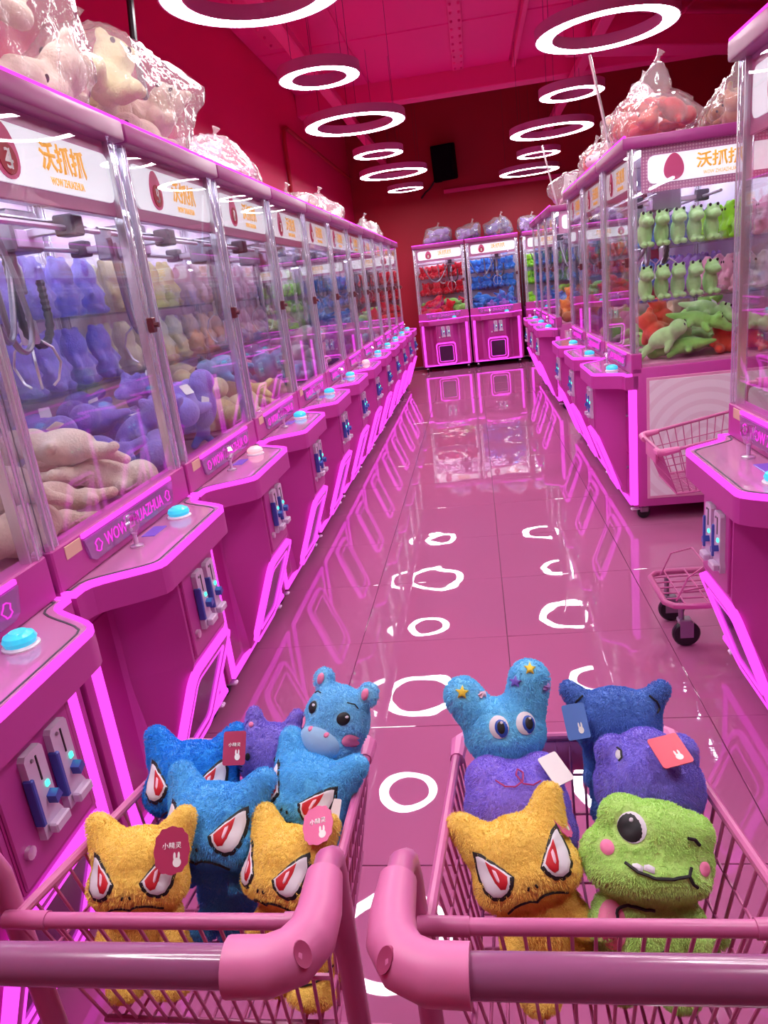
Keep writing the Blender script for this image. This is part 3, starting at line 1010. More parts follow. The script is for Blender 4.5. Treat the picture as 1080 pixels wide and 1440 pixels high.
# printed sides and side signs of the two machines that stand at a gap
for o in (rightm[1], rightm[4]):
    M4 = Matrix.Translation((HW - .012, .40, 0)) @ Matrix.Rotation(R_(90), 4, 'Z')
    pn = MB().bbox(HW, HW + .004, .07, .73, .13, .79, .002, 1).build('side_picture_frame', PINK_LT, o)
    MB().bbox(HW + .003, HW + .006, .085, .715, .145, .775, .001, 1).build('side_picture', SIDEPIC, pn)
    f = MB()
    f.M = M4
    f.bbox(-.34, .34, .010, .018, 1.685, 1.887, .002, 1).build('sign_fascia', FASCIA, o)
    f = MB()
    f.M = M4
    sp = f.prism(rrect(.62, .125, .03, 5, 0, 1.785), .004, .0105, 'y').build('sign_plate', SIGNW, o, angle=40)
    for body, w, h, z, bold in (('沃抓抓', .215, .070, 1.800, .027), ('WOW ZHUAZHUA', .15, .018, 1.744, .006)):
        l = link('lettering', text_mesh(body, GOLD, width=w, height=h, bold=bold), sp)
        l.matrix_local = M4 @ Matrix.Translation((.02, .004, z))
    f = MB()
    f.M = M4
    f.prism([(.046 * math.cos(a) * (1 - .22 * math.sin(a)) - .19, .060 * math.sin(a) + 1.787) for a in [2 * math.pi * i / 24 for i in range(24)]], .001, .0045, 'y').build('badge', BADGE, o, angle=40)
    MB().bbox(HW - .002, HW + .012, -.006, .02, .10, .735, .003, 1).build('led_strip', LED, o)

# ------------------------------------------------------------------ prizes
EYE_ME = MB().ell((0, 0, 0), (.008, .004, .009), u=10, v=6).mesh('eye', EMBK)
EYES = {'sitting_crocodile': [(.020, -.045, .190), (-.020, -.045, .190)], 'plush_bear': [(.024, -.050, .165), (-.024, -.050, .165)], 'plush_crocodile': [(.030, -.093, .106), (-.030, -.093, .106)], 'plush_animal': [(.024, -.148, .098), (-.024, -.148, .098)],
        'plush_toy': [(.018, -.048, .185), (-.018, -.048, .185)]}
WORD = {'sitting_crocodile': 'crocodile', 'plush_animal': 'animal', 'plush_bear': 'bear', 'plush_toy': 'toy', 'plush_crocodile': 'crocodile', 'plush_flower': 'flower'}


CARD_ME = MB().prism(rrect(.036, .046, .004, 2), -.0006, .0006, 'y').mesh('swing_tag', PRINTWHITE, False)


def cword(c):
    return c.replace('_', ' ')


PROXY = {}


def proxies(kind, K=70):
    """balls filling a toy, to find out where soft toys would push each other away"""
    if kind in PROXY:
        return PROXY[kind]
    me = SHAPES[kind]
    co = np.empty(len(me.vertices) * 3)
    me.vertices.foreach_get('co', co)
    co = co.reshape(-1, 3)
    tree = BVHTree.FromPolygons(co.tolist(), [tuple(p.vertices) for p in me.polygons])
    lo, hi = co.min(0), co.max(0)
    st = float((hi - lo).max()) / 30
    pts = []
    for x in np.arange(lo[0] + st / 2, hi[0], st):
        for y in np.arange(lo[1] + st / 2, hi[1], st):
            for z in np.arange(lo[2] + st / 2, hi[2], st):
                loc, n, i, d = tree.find_nearest((x, y, z))
                if n.dot(loc - Vector((x, y, z))) > 0 and d > .004:
                    pts.append((x, y, z, d))
    P = np.array(pts)
    V = co[::max(1, len(co) // 700)]
    cov = np.sqrt(((V[:, None] - P[None, :, :3]) ** 2).sum(2)) < P[None, :, 3] + .0045
    left_ = np.ones(len(V), bool)
    keep = []
    while len(keep) < K and left_.any():
        gain = (cov & left_[:, None]).sum(0)
        k_ = int(np.argmax(gain + P[:, 3]))
        if gain[k_] == 0:
            break
        keep.append(P[k_])
        left_ &= ~cov[:, k_]
    PROXY[kind] = (np.array(keep), co)
    return PROXY[kind]


def settle(items, clamp, its=170, grav=.0022, pull=None, soft=.97, tries=5):
    """items: dicts with kind, rm (3x3 incl. scale), s, loc; moves them apart, lets them sink, keeps them in clamp();
    toys too big to lie side by side are made a little smaller"""
    for go in range(tries):
        C_, R, own, LO, HI = [], [], [], [], []
        for k, it in enumerate(items):
            pr, co = proxies(it['kind'])
            C_.append(pr[:, :3] @ it['rm'].T)
            R.append(pr[:, 3] * it['s'] * soft)
            own += [k] * len(pr)
            w = co @ it['rm'].T
            LO.append(w.min(0))
            HI.append(w.max(0))
        C_, R, own = np.vstack(C_), np.concatenate(R), np.array(own)
        LO, HI = np.array(LO), np.array(HI)
        X = np.array([it['loc'] for it in items], float)
        n = len(items)
        same = own[:, None] == own[None, :]
        RS2 = (R[:, None] + R[None, :]) ** 2
        RS2[same] = 0
        worst = 0
        for t in range(its):
            f = max(0, 1 - t / (its * .65))
            X[:, 2] -= grav * f
            if pull is not None:
                X[:, :2] += (pull - X[:, :2]) * .03 * f
            X = clamp(X, LO, HI)
            W = C_ + X[own]
            q = (W ** 2).sum(1)
            d2 = q[:, None] + q[None, :] - 2 * W @ W.T
            I, J = np.nonzero(d2 < RS2)
            if len(I) == 0:
                worst = 0
                continue
            D = W[I] - W[J]
            d = np.sqrt((D ** 2).sum(1)) + 1e-9
            pen = R[I] + R[J] - d
            worst = pen.max()
            push = D / d[:, None] * (pen * .5)[:, None]
            mv = np.zeros((n, 3))
            cnt = np.zeros(n)
            np.add.at(mv, own[I], push)
            np.add.at(cnt, own[I], 1)
            mv = mv / np.sqrt(np.maximum(cnt, 1))[:, None]
            ln = np.linalg.norm(mv, axis=1)
            X += mv * np.minimum(1, .02 / np.maximum(ln, 1e-9))[:, None]
        X = clamp(X, LO, HI)
        for k, it in enumerate(items):
            it['loc'] = X[k]
        if worst < .010:
            break
        if go < tries - 1:
            for it in items:
                it['s'] *= .95
                it['rm'] = it['rm'] * .95


def drop(items, z0, inside, seed, tries=64, spread=.07, lean=.25):
    """lay the toys down one after another, each where it comes to rest lowest near its spot, on what lies there already"""
    g = np.random.default_rng(seed)
    PC, PR = np.zeros((0, 3)), np.zeros(0)
    for it in items:
        it.setdefault('spot', list(it['loc']))
    for it in items:
        pr, co = proxies(it['kind'])
        for shrink in range(3):
            best = None
            for t in range(tries):
                rot = it['rot'] if (t == 0 or it.get('fixed')) else (it['rot'][0] + g.normal(0, .25), it['rot'][1] + g.normal(0, .25), it['rot'][2] + g.uniform(-3.1, 3.1))
                rm = np.array(Euler(rot).to_matrix()) * it['s']
                w = co @ rm.T
                lo, hi = w.min(0), w.max(0)
                p = np.array(it['loc'][:2]) + (g.normal(0, spread * (1 + t / tries), 2) if t else 0)
                p = inside(p, lo, hi)
                if p is None:
                    continue
                c = pr[:, :3] @ rm.T
                c[:, :2] += p
                r = pr[:, 3] * it['s']
                z = z0 + .0006 - lo[2]
                if len(PC):
                    h2 = (c[:, None, 0] - PC[None, :, 0]) ** 2 + (c[:, None, 1] - PC[None, :, 1]) ** 2
                    s2 = (r[:, None] + PR[None, :] - .002) ** 2 - h2
                    I, J = np.nonzero(s2 > 0)
                    if len(I):
                        z = max(z, (PC[J, 2] + np.sqrt(s2[I, J]) - c[I, 2]).max())
                if not it['top'](p, hi, z):
                    continue
                cost = z + (lo[2] + hi[2]) * .5 + lean * math.hypot(p[0] - it['loc'][0], p[1] - it['loc'][1])
                if best is None or cost < best[0]:
                    best = (cost, rot, rm, p, z, c, r)
            if best is not None:
                break
            it['s'] *= .94
        if best is None:                       # too full: all a little smaller, start again
            for o_ in items:
                o_['s'] *= .93
                o_['loc'] = o_.get('spot', o_['loc'])
            return drop(items, z0, inside, seed, tries, spread, lean)
        cost, rot, rm, p, z, c, r = best
        it['rot'], it['rm'], it['loc'] = rot, rm, np.array([p[0], p[1], z])
        c[:, 2] += z
        PC, PR = np.vstack([PC, c]), np.concatenate([PR, r])


PENDING = {}
# tray, lower shelf, upper shelf, the two side shelves: x0, x1, y0, y1, z0, z1
ROOM = {'tray': (-.376, .376, .056, .751, .8605, 1.215), 'shelf0': (-.378, .378, .476, .764, 1.1715, 1.420), 'shelf1': (-.378, .378, .476, .764, 1.4315, 1.852),
        'side0': (.188, .380, .054, .457, 1.1725, 1.40), 'side1': (.188, .380, .054, .457, 1.4325, 1.640)}


def prize(mach, kind, cn, loc, rot, s, label, group, eyes=False, comp='tray'):
    PENDING.setdefault((mach.name, comp), []).append(dict(mach=mach, kind=kind, cn=cn, loc=list(loc), rot=rot, s=s, rm=np.array(Euler(rot).to_matrix()) * s, label=label, group=group, eyes=eyes))


def flush():
    for (mn, comp), items in PENDING.items():
        x0, x1, y0, y1, z0, z1 = ROOM[comp]
        side = comp == 'tray' and (mn, 'side0') in PENDING

        def clamp(X, LO, HI):
            top = np.full(len(X), z1)
            if comp == 'tray':
                under = (X[:, 1] + HI[:, 1] > .456) | (side & (X[:, 0] + HI[:, 0] > .168))
                top = np.where(under, 1.157, z1)
            for ax, (a_, b_) in enumerate(((x0, x1), (y0, y1))):
                X[:, ax] = np.minimum(np.maximum(X[:, ax], a_ - LO[:, ax]), b_ - HI[:, ax])
            X[:, 2] = np.minimum(X[:, 2], top - HI[:, 2])
            X[:, 2] = np.maximum(X[:, 2], z0 - LO[:, 2])
            return X
        if comp == 'tray':
            def inside(p, lo, hi):
                if hi[0] - lo[0] > x1 - x0 or hi[1] - lo[1] > y1 - y0:
                    return None
                return np.array([min(max(p[0], x0 - lo[0]), x1 - hi[0]), min(max(p[1], y0 - lo[1]), y1 - hi[1])])

            def top(p, hi, z):
                under = p[1] + hi[1] > .456 or (side and p[0] + hi[0] > .168)
                return z + hi[2] < (1.157 if under else z1)
            rank = {True: 0, False: 1}
            items.sort(key=lambda it: rank['propped' in it['label'] or 'pressed' in it['label'] or 'flower' in it['label']])
            for it in items:
                it['top'] = top
                it['fixed'] = 'propped' in it['label'] or 'flower' in it['label']
            drop(items, z0, inside, sum(map(ord, mn)))
        else:
            settle(items, clamp)
        for it in items:
            place_toy(it)
    PENDING.clear()


def place_toy(it):
    kind, cn, label = it['kind'], it['cn'], it['label']
    o = link(kind, shape(kind, cn, COL[cn]))
    mb_ = it['mach'].matrix_basis if it['mach'] else Matrix()
    o.matrix_world = mb_ @ Matrix.Translation(Vector(it['loc'])) @ Euler(it['rot']).to_matrix().to_4x4() @ Matrix.Scale(it['s'], 4)
    tag(o, label, 'plush toy', it['group'])
    if 'heap' in label and ('purple' in label or 'crocodile' in label or 'beige' in label):
        link('swing_tag', CARD_ME, o, {'plush_crocodile': (.03, .02, .098), 'plush_bear': (.03, -.01, .216)}.get(kind, (.03, -.02, .124)), (R_(-70), R_(12), R_(random.uniform(-40, 40))))
    if it['eyes'] and kind in EYES:
        for p in EYES[kind]:
            link('eye', EYE_ME, o, p)
    return o


def fill(mach, where, pile, shelves, n=9, layer2=5, s=1.0, eyes=False):
    """pile: list of (kind, colour) cycled over the tray; shelves: up to two lists for the shelf rows"""
    slots = [(x, y) for y in (.16, .36, .60) for x in (-.24, 0, .24)][:n]
    for i, (x, y) in enumerate(slots):
        kind, cn = pile[i % len(pile)]
        prize(mach, kind, cn, (x + random.uniform(-.03, .03), y + random.uniform(-.03, .03), .862), (random.uniform(-.25, .25), random.uniform(-.25, .25), random.uniform(-2.2, 2.2)), s * random.uniform(.92, 1.08),
              '%s plush %s lying in the tray of %s' % (cword(cn), WORD[kind], where), '%s %s prizes in the tray of %s' % (cn, kind, where), eyes)
    slots = [(-.16, .26), (.12, .26), (-.02, .46), (.24, .48), (-.26, .48)][:layer2]
    for i, (x, y) in enumerate(slots):
        kind, cn = pile[(i + 1) % len(pile)]
        prize(mach, kind, cn, (x + random.uniform(-.03, .03), y + random.uniform(-.02, .02), 1.01), (random.uniform(-.5, .3), random.uniform(-.4, .4), random.uniform(-2.5, 2.5)), s * random.uniform(.9, 1.05),
              '%s plush %s on top of the heap in %s' % (cword(cn), WORD[kind], where), '%s %s prizes on the heap of %s' % (cn, kind, where), eyes)
    for r, row in enumerate(shelves):
        z = (1.172, 1.432)[r]
        for i in range(7):
            kind, cn = row[i % len(row)]
            front = i % 2 == 0                      # four in front, three behind in the gaps
            x = -.285 + .19 * (i // 2) + (0 if front else .095)
            ss = min(s * random.uniform(.86, .92), .95)
            prize(mach, kind, cn, (x, .565 if front else .70, z), (random.uniform(-.04, .02), random.uniform(-.05, .05), random.uniform(-.2, .2)), ss,
                  '%s plush %s on the %s shelf of %s' % (cword(cn), WORD[kind], ('lower', 'upper')[r], where), '%s %s prizes on the %s shelf of %s' % (cn, kind, ('lower', 'upper')[r], where), eyes, 'shelf%d' % r)


SE, BE, BN, CR, FLW = 'plush_animal', 'plush_bear', 'plush_toy', 'plush_crocodile', 'plush_flower'


def mname(k):
    return 'the %s machine' % CONT[k + 1]


LF = {
    -1: ([(SE, 'beige'), (SE, 'pink'), (SE, 'cream')], [], 9, 5, 1.2),
    0: ([(SE, 'beige'), (SE, 'beige'), (SE, 'cream'), (SE, 'beige')], [], 9, 5, 1.25),
    1: ([(SE, 'purple'), (CR, 'purple'), (SE, 'purple')], [[(BN, 'purple')], [(BN, 'purple')]], 9, 5, 1.15),
    2: ([(SE, 'yellow'), (SE, 'lemon'), (SE, 'yellow')], [[(BN, 'lemon'), (BN, 'lemon'), (BN, 'lemon')], [(BN, 'yellow'), (BN, 'lemon')]], 9, 4, 1.1),
    3: ([(SE, 'pink'), (BE, 'sky'), (SE, 'lilac')], [[(BN, 'peach'), (BN, 'rose')], [(BN, 'rose')]], 9, 4, 1.05),
    4: ([(SE, 'lilac'), (SE, 'white'), (BE, 'rose')], [[(BE, 'rose')], [(BN, 'rose')]], 9, 4, 1.05),
    5: ([(BE, 'violet'), (SE, 'lilac')], [[(BE, 'rose')], [(BN, 'white')]], 9, 4, 1.0),
    6: ([(SE, 'pale_green'), (BE, 'lilac')], [[(BE, 'pale_green')], [(BE, 'lime')]], 9, 3, 1.0),
    7: ([(SE, 'sky'), (BE, 'white')], [[(BE, 'sky')], [(BE, 'sky')]], 9, 3, 1.0),
    8: ([(SE, 'rose'), (BE, 'beige')], [[(BE, 'rose')], [(BE, 'white')]], 6, 3, 1.0),
    9: ([(SE, 'orange'), (BE, 'coral')], [[(BE, 'orange')], [(BE, 'red')]], 6, 3, 1.0),
    10: ([(SE, 'red'), (BE, 'coral')], [[(BE, 'red')], [(BE, 'red')]], 6, 3, 1.0)}
for k, (pile, sh, n, l2, s) in LF.items():
    fill(left[k + 1], mname(k), pile, sh, n, l2, s)
# a purple seal sitting up against the glass of machine 5 and one blue toy on the shelf of machine 6
prize(left[2], SE, 'purple', (.20, .14, 1.06), (R_(-92), 0, R_(150)), 1.0, 'purple plush animal propped upright on the heap in the purple machine', None)
prize(left[3], SE, 'sky', (-.02, .34, 1.12), (R_(10), 0, R_(80)), 1.0, 'sky blue plush animal laid over the yellow toys in the yellow machine', None, True)
fill(rightm[0], 'the machine beside the parked cart', [(CR, 'pale_green'), (BE, 'coral')], [], 9, 0, 1.0)
fill(rightm[1], 'the crocodile machine', [(CR, 'pale_green'), (CR, 'green'), (BE, 'coral'), (CR, 'pale_green')], [[(BN, 'pink'), (BN, 'white')], [(BN, 'lime'), (BN, 'pink')]], 9, 5, .88, True)
# crocodile rows along its near side
for r, z in enumerate((1.172, 1.432)):
    for i in range(5):
        prize(rightm[1], 'sitting_crocodile', 'pale_green', (.283, .095 + .08 * i, z), (0, 0, R_(90 + random.uniform(-4, 4))), .88, 'pale green plush crocodile in the %s row by the printed side' % ('lower', 'upper')[r], 'crocodiles in the %s row by the side glass' % ('lower', 'upper')[r], True, 'side%d' % r)
for r, z in enumerate((1.172, 1.432)):
    MB().bbox(.175, .380, .05, .460, z - .007, z - .001, .001, 1).build('side_shelf', CLEARSHELF, rightm[1])
for q, (yy, cn, kind, zz, rz) in enumerate(((.28, 'green', CR, .93, 75), (.32, 'pale_green', BE, .87, 90), (.50, 'coral', BE, .88, 90), (.63, 'coral', SE, .87, 60), (.40, 'pale_green', CR, 1.03, 20), (.20, 'pale_green', SE, 1.03, 120))):
    prize(rightm[1], kind, cn, (.25, yy, zz), (R_(-10), R_(random.uniform(-10, 10)), R_(rz)), .85, '%s plush %s pressed to the near glass of the crocodile machine' % (cword(cn), WORD[kind]), '%s %s at the near glass' % (cn, kind), True)
fill(rightm[2], 'the machine next to the crocodiles', [(BE, 'peach'), (SE, 'green'), (BE, 'rose')], [[(BE, 'violet')], [(BE, 'navy')]], 9, 3, 1.0)
fill(rightm[3], 'the machine before the gap', [(BE, 'navy'), (SE, 'violet')], [[(BE, 'blue')], [(BE, 'blue')]], 6, 3, 1.0)
fill(rightm[4], 'the machine past the gap', [(SE, 'brown'), (BE, 'orange')], [[(BE, 'blue'), (BE, 'yellow')], [(BE, 'pale_green')]], 9, 3, 1.05)
fill(rightm[5], 'the second machine past the gap', [(BE, 'sky'), (SE, 'blue')], [[(BE, 'sky')], [(BE, 'blue')]], 6, 3, 1.0)
fill(rightm[6], 'the last machine past the gap', [(BE, 'blue'), (SE, 'orange')], [[(BE, 'blue')], [(BE, 'yellow')]], 6, 3, 1.0)
fill(back[0], 'the red plush machine', [(SE, 'red'), (BE, 'red'), (SE, 'green')], [[(BE, 'red')], [(BE, 'red')]], 9, 5, 1.05)
fill(back[1], 'the blue plush machine', [(BE, 'blue'), (SE, 'blue')], [[(BE, 'blue')], [(BE, 'blue')]], 9, 5, 1.1)
prize(back[1], BE, 'blue', (.16, .62, 1.66), (0, 0, .1), .85, 'deep blue plush bear standing highest in the blue plush machine', None, False, 'shelf1')
for x in (-.05, .14):
    prize(back[1], FLW, 'violet', (x, .10, .93), (0, 0, 0), .9, 'violet plush flower at the glass of the blue plush machine', 'violet flowers')
fill(back[2], 'the lime plush machine', [(SE, 'lime'), (BE, 'lime')], [[(BE, 'lime')], [(BE, 'lime')]], 9, 4, 1.05)

flush()

# ------------------------------------------------------------------ bagged plush on top of the machines


TOPZ = 1.942


def bag_mesh(items, c, seed, peak):
    """film wrapped round the toys: their hull, let out a little, creased outwards"""
    from mathutils import noise
    hb = bmesh.new()
    for it in items:
        co = proxies(it['kind'])[1] @ it['rm'].T + it['loc']
        for p in co[::3]:
            hb.verts.new(p)
    for q in np.linspace(0, 2 * math.pi, 12, endpoint=False):
        pass
    r = bmesh.ops.convex_hull(hb, input=list(hb.verts))
    bmesh.ops.delete(hb, geom=[v for v in hb.verts if not v.link_faces], context='VERTS')
    bmesh.ops.triangulate(hb, faces=list(hb.faces))
    tree = BVHTree.FromBMesh(hb)
    hb.free()
    bm = bmesh.new()
    bmesh.ops.create_icosphere(bm, subdivisions=5, radius=1)
    for v in bm.verts:
        d = v.co.normalized()
        loc, nn, i, dist = tree.ray_cast(Vector(c) + d * 3, -d)
        r0 = (loc - Vector(c)).length if loc is not None else .1
        r1 = r0 + .012 + .030 * abs(noise.noise(d * 3.0 + Vector((seed, 0, 0)))) + .022 * abs(noise.noise(d * 8 + Vector((0, seed, 0)))) + .008 * abs(noise.noise(d * 17 + Vector((0, 0, seed))))
        if peak:
            r1 += .13 * max(0, d.dot(Vector(peak).normalized())) ** 14
        p = Vector(c) + d * r1
        p.z = max(p.z, TOPZ - .0015)
        v.co = p - Vector((c[0], c[1], TOPZ))
    bmesh.ops.recalc_face_normals(bm, faces=bm.faces)
    top = max(bm.verts, key=lambda v: v.co.z).co.copy()
    me = bpy.data.meshes.new('bag_film')
    bm.to_mesh(me)
    bm.free()
    me.shade_smooth()
    me.materials.append(BAGM)
    return me, top


def bag(loc, size, cols, label, inner_label, seed, n=6, peak=None, s=1.2, kinds=(SE, BE)):
    sx, sy, sz = size
    o = empty('plastic_bag', (loc[0], loc[1], TOPZ))
    tag(o, label, 'plastic bag')
    rk = random.Random(seed)
    s = min(s, 1.9 * min(sx, sy) / .36 * .95, 1.25)
    items = []
    for i in range(n):
        a = 2 * math.pi * i / n + rk.uniform(-.3, .3)
        rr = .55 if i < n * .6 else .3
        kind, cn = kinds[i % len(kinds)], cols[i % len(cols)]
        rot = (rk.uniform(-.5, .5), rk.uniform(-.5, .5), rk.uniform(-3, 3))
        items.append(dict(mach=None, kind=kind, cn=cn, loc=[loc[0] + sx * rr * math.cos(a), loc[1] + sy * rr * math.sin(a), TOPZ + (.10 if i < n * .6 else .34)], rot=rot, s=s, rm=np.array(Euler(rot).to_matrix()) * s,
                          label='%s plush %s %s' % (cword(cn), WORD[kind], inner_label), group='%s %s %s' % (cn, kind, inner_label), eyes=True))

    for it in items:
        it['top'] = lambda p, hi, z: z + hi[2] < TOPZ + max(sz * 2.1, .24)

    def inside(p, lo, hi):
        half = (sx - .045, sy - .045)
        if any(hi[q] - lo[q] > 2 * half[q] for q in (0, 1)):
            return None
        return np.array([min(max(p[q], loc[q] - half[q] - lo[q]), loc[q] + half[q] - hi[q]) for q in (0, 1)])
    drop(items, TOPZ + .004, inside, seed, lean=.15)
    zs = [it['loc'][2] + (proxies(it['kind'])[1] @ it['rm'].T)[:, 2].max() for it in items]
    c = (loc[0], loc[1], (TOPZ + max(zs)) / 2)
    me, top = bag_mesh(items, c, seed, peak)
    link('bag_film', me, o)
    MB().tube([top - Vector((0, 0, .004)), top + Vector((.008, .006, .022)), top + Vector((.022, 0, .045))], [.016, .009, .022], 9).build('knot', BAGM, o)
    for it in items:
        place_toy(it)


bag((-1.31, 1.99, 0), (.32, .44, .26), ['cream', 'cream', 'beige'], 'large clear bag of cream plush on top of the beige machine', 'in the large bag on the beige machine', 3, 9, (.2, .9, .5), 1.6)
bag((-1.30, 2.85, 0), (.30, .36, .20), ['cream', 'lemon', 'cream'], 'clear bag of cream plush on top of the purple machine', 'in the bag on the purple machine', 5, 8, (.3, .9, .3), 1.35)
bag((-1.30, 3.85, 0), (.27, .38, .14), ['rose', 'pink'], 'flattened clear bag of pink plush on top of the yellow machine', 'in the bag on the yellow machine', 8, 6, (.1, .9, .4), 1.1)
bag((-1.32, 5.7, 0), (.26, .36, .11), ['rose', 'peach', 'white'], 'low clear bag of pale plush on the pastel machine', 'in the low bag on the pastel machine', 11, 6, None, 1.0)
bag((-1.32, 6.7, 0), (.26, .34, .13), ['rose', 'cream'], 'clear bag of rose plush on the violet machine', 'in the bag on the violet machine', 13, 6, (0, .8, .6), 1.0)
bag((-1.32, 9.7, 0), (.26, .40, .13), ['cream', 'white'], 'clear bag of white plush near the end of the left row', 'in the bag at the end of the left row', 15, 6, (0, .6, .8), 1.0)
bag((.985, 4.33, 0), (.225, .34, .115), ['coral', 'red', 'coral'], 'peaked clear bag of coral red plush on the crocodile machine', 'in the bag on the crocodile machine', 17, 7, (.1, -.1, 1), .9)
bag((1.40, 4.30, 0), (.180, .34, .12), ['brown', 'brown'], 'tied clear bag of brown plush on the crocodile machine', 'in the tied bag on the crocodile machine', 19, 7, (.2, 0, 1), .88)
bag((1.12, 5.22, 0), (.28, .32, .17), ['brown', 'white'], 'clear bag of brown plush behind the coral bag', 'in the bag behind the coral one', 21, 6, (0, .2, 1), 1.1)
bag((.98, 5.95, 0), (.18, .28, .15), ['rose', 'coral'], 'crumpled clear bag of rose plush above the gap', 'in the bag above the gap', 23, 5, None, 1.0)
bag((1.10, 7.72, 0), (.26, .28, .13), ['rose', 'white'], 'clear bag of rose plush past the gap in the right row', 'in the bag past the gap', 25, 5, (-.9, 0, .1), 1.0)
bag((-.50, 12.20, 0), (.25, .32, .12), ['violet', 'lilac'], 'clear bag of violet plush on the red plush machine', 'in the bag on the red plush machine', 27, 7, None, 1.1)
bag((-.015, 12.20, 0), (.215, .32, .10), ['navy', 'violet'], 'small clear bag of navy plush between the end machines', 'in the small bag between the end machines', 29, 6, None, 1.0)
bag((.455, 12.20, 0), (.245, .32, .13), ['navy', 'navy', 'violet'], 'full clear bag of navy plush on the blue plush machine', 'in the full bag on the blue plush machine', 31, 8, None, 1.1)
bag((.965, 12.20, 0), (.235, .32, .11), ['navy', 'violet'], 'clear bag of navy plush by the lime machine', 'in the bag by the lime machine', 33, 7, None, 1.05)

# ------------------------------------------------------------------ loudspeaker, poles, hanging cable
sp = empty('loudspeaker', (-.30, 12.55, 2.90))
tag(sp, 'black loudspeaker tilted on a bracket high on the end wall', 'loudspeaker')
b = MB()
b.M = Matrix.Translation((0, 0, .25)) @ Euler((R_(8), 0, R_(-14))).to_matrix().to_4x4()
SPKBLACK = principled('speaker_black', (.004, .003, .005), .8, spec=.1)
cab = b.bbox(-.17, .17, -.13, .13, -.26, .26, .02, 2).build('cabinet', SPKBLACK, sp)
b2 = MB()
b2.M = b.M
b2.bbox(-.155, .155, -.142, -.128, -.245, .245, .008, 1).build('grille', SPKBLACK, cab)
MB().tube([(-.08, .12, .25), (-.12, .20, .25), (-.12, .23, .12)], .012, 8).bbox(-.18, -.06, .20, .235, .0, .22, .005, 1).build('bracket', SPKBLACK, sp)
MB().tube([(-.15, .1, .05), (-.26, .12, -.08), (-.34, .18, -.12), (-.42, .22, -.20)], .014, 8).build('cable', BLACK, sp)

for (a, bb, lab) in (((.858, 4.75, 1.9402), (.744, 4.75, 2.50), 'thin steel pole standing on the right row under the large ring light'), ((.923, 8.15, 1.9402), (.789, 8.15, 2.56), 'thin steel pole standing on the machine past the gap')):
    t = empty('steel_pole', a)
    tag(t, lab, 'pole')
    d = Vector(bb) - Vector(a)
    MB().tube([(0, 0, 0), d[:]], .009, 8).build('pole', CHROME, t)
    MB().lathe([(.035, 0), (.035, .012), (.012, .02)], 12).build('foot', STEEL, t)
cc = MB().tube([(-1.33 + .03 * math.sin(i * .7), 3.345 + .35 * (1 - i / 11) ** 1.3, CZ - .02 - i * (CZ - .02 - 1.94) / 11) for i in range(12)], .016, 8).build('power_cable', BLACK)
tag(cc, 'black corrugated power cable hanging from the ceiling to the left row', 'cable')

# ------------------------------------------------------------------ shopping carts


def lerp(a, b, t):
    return tuple(a[i] + (b[i] - a[i]) * t for i in range(3))


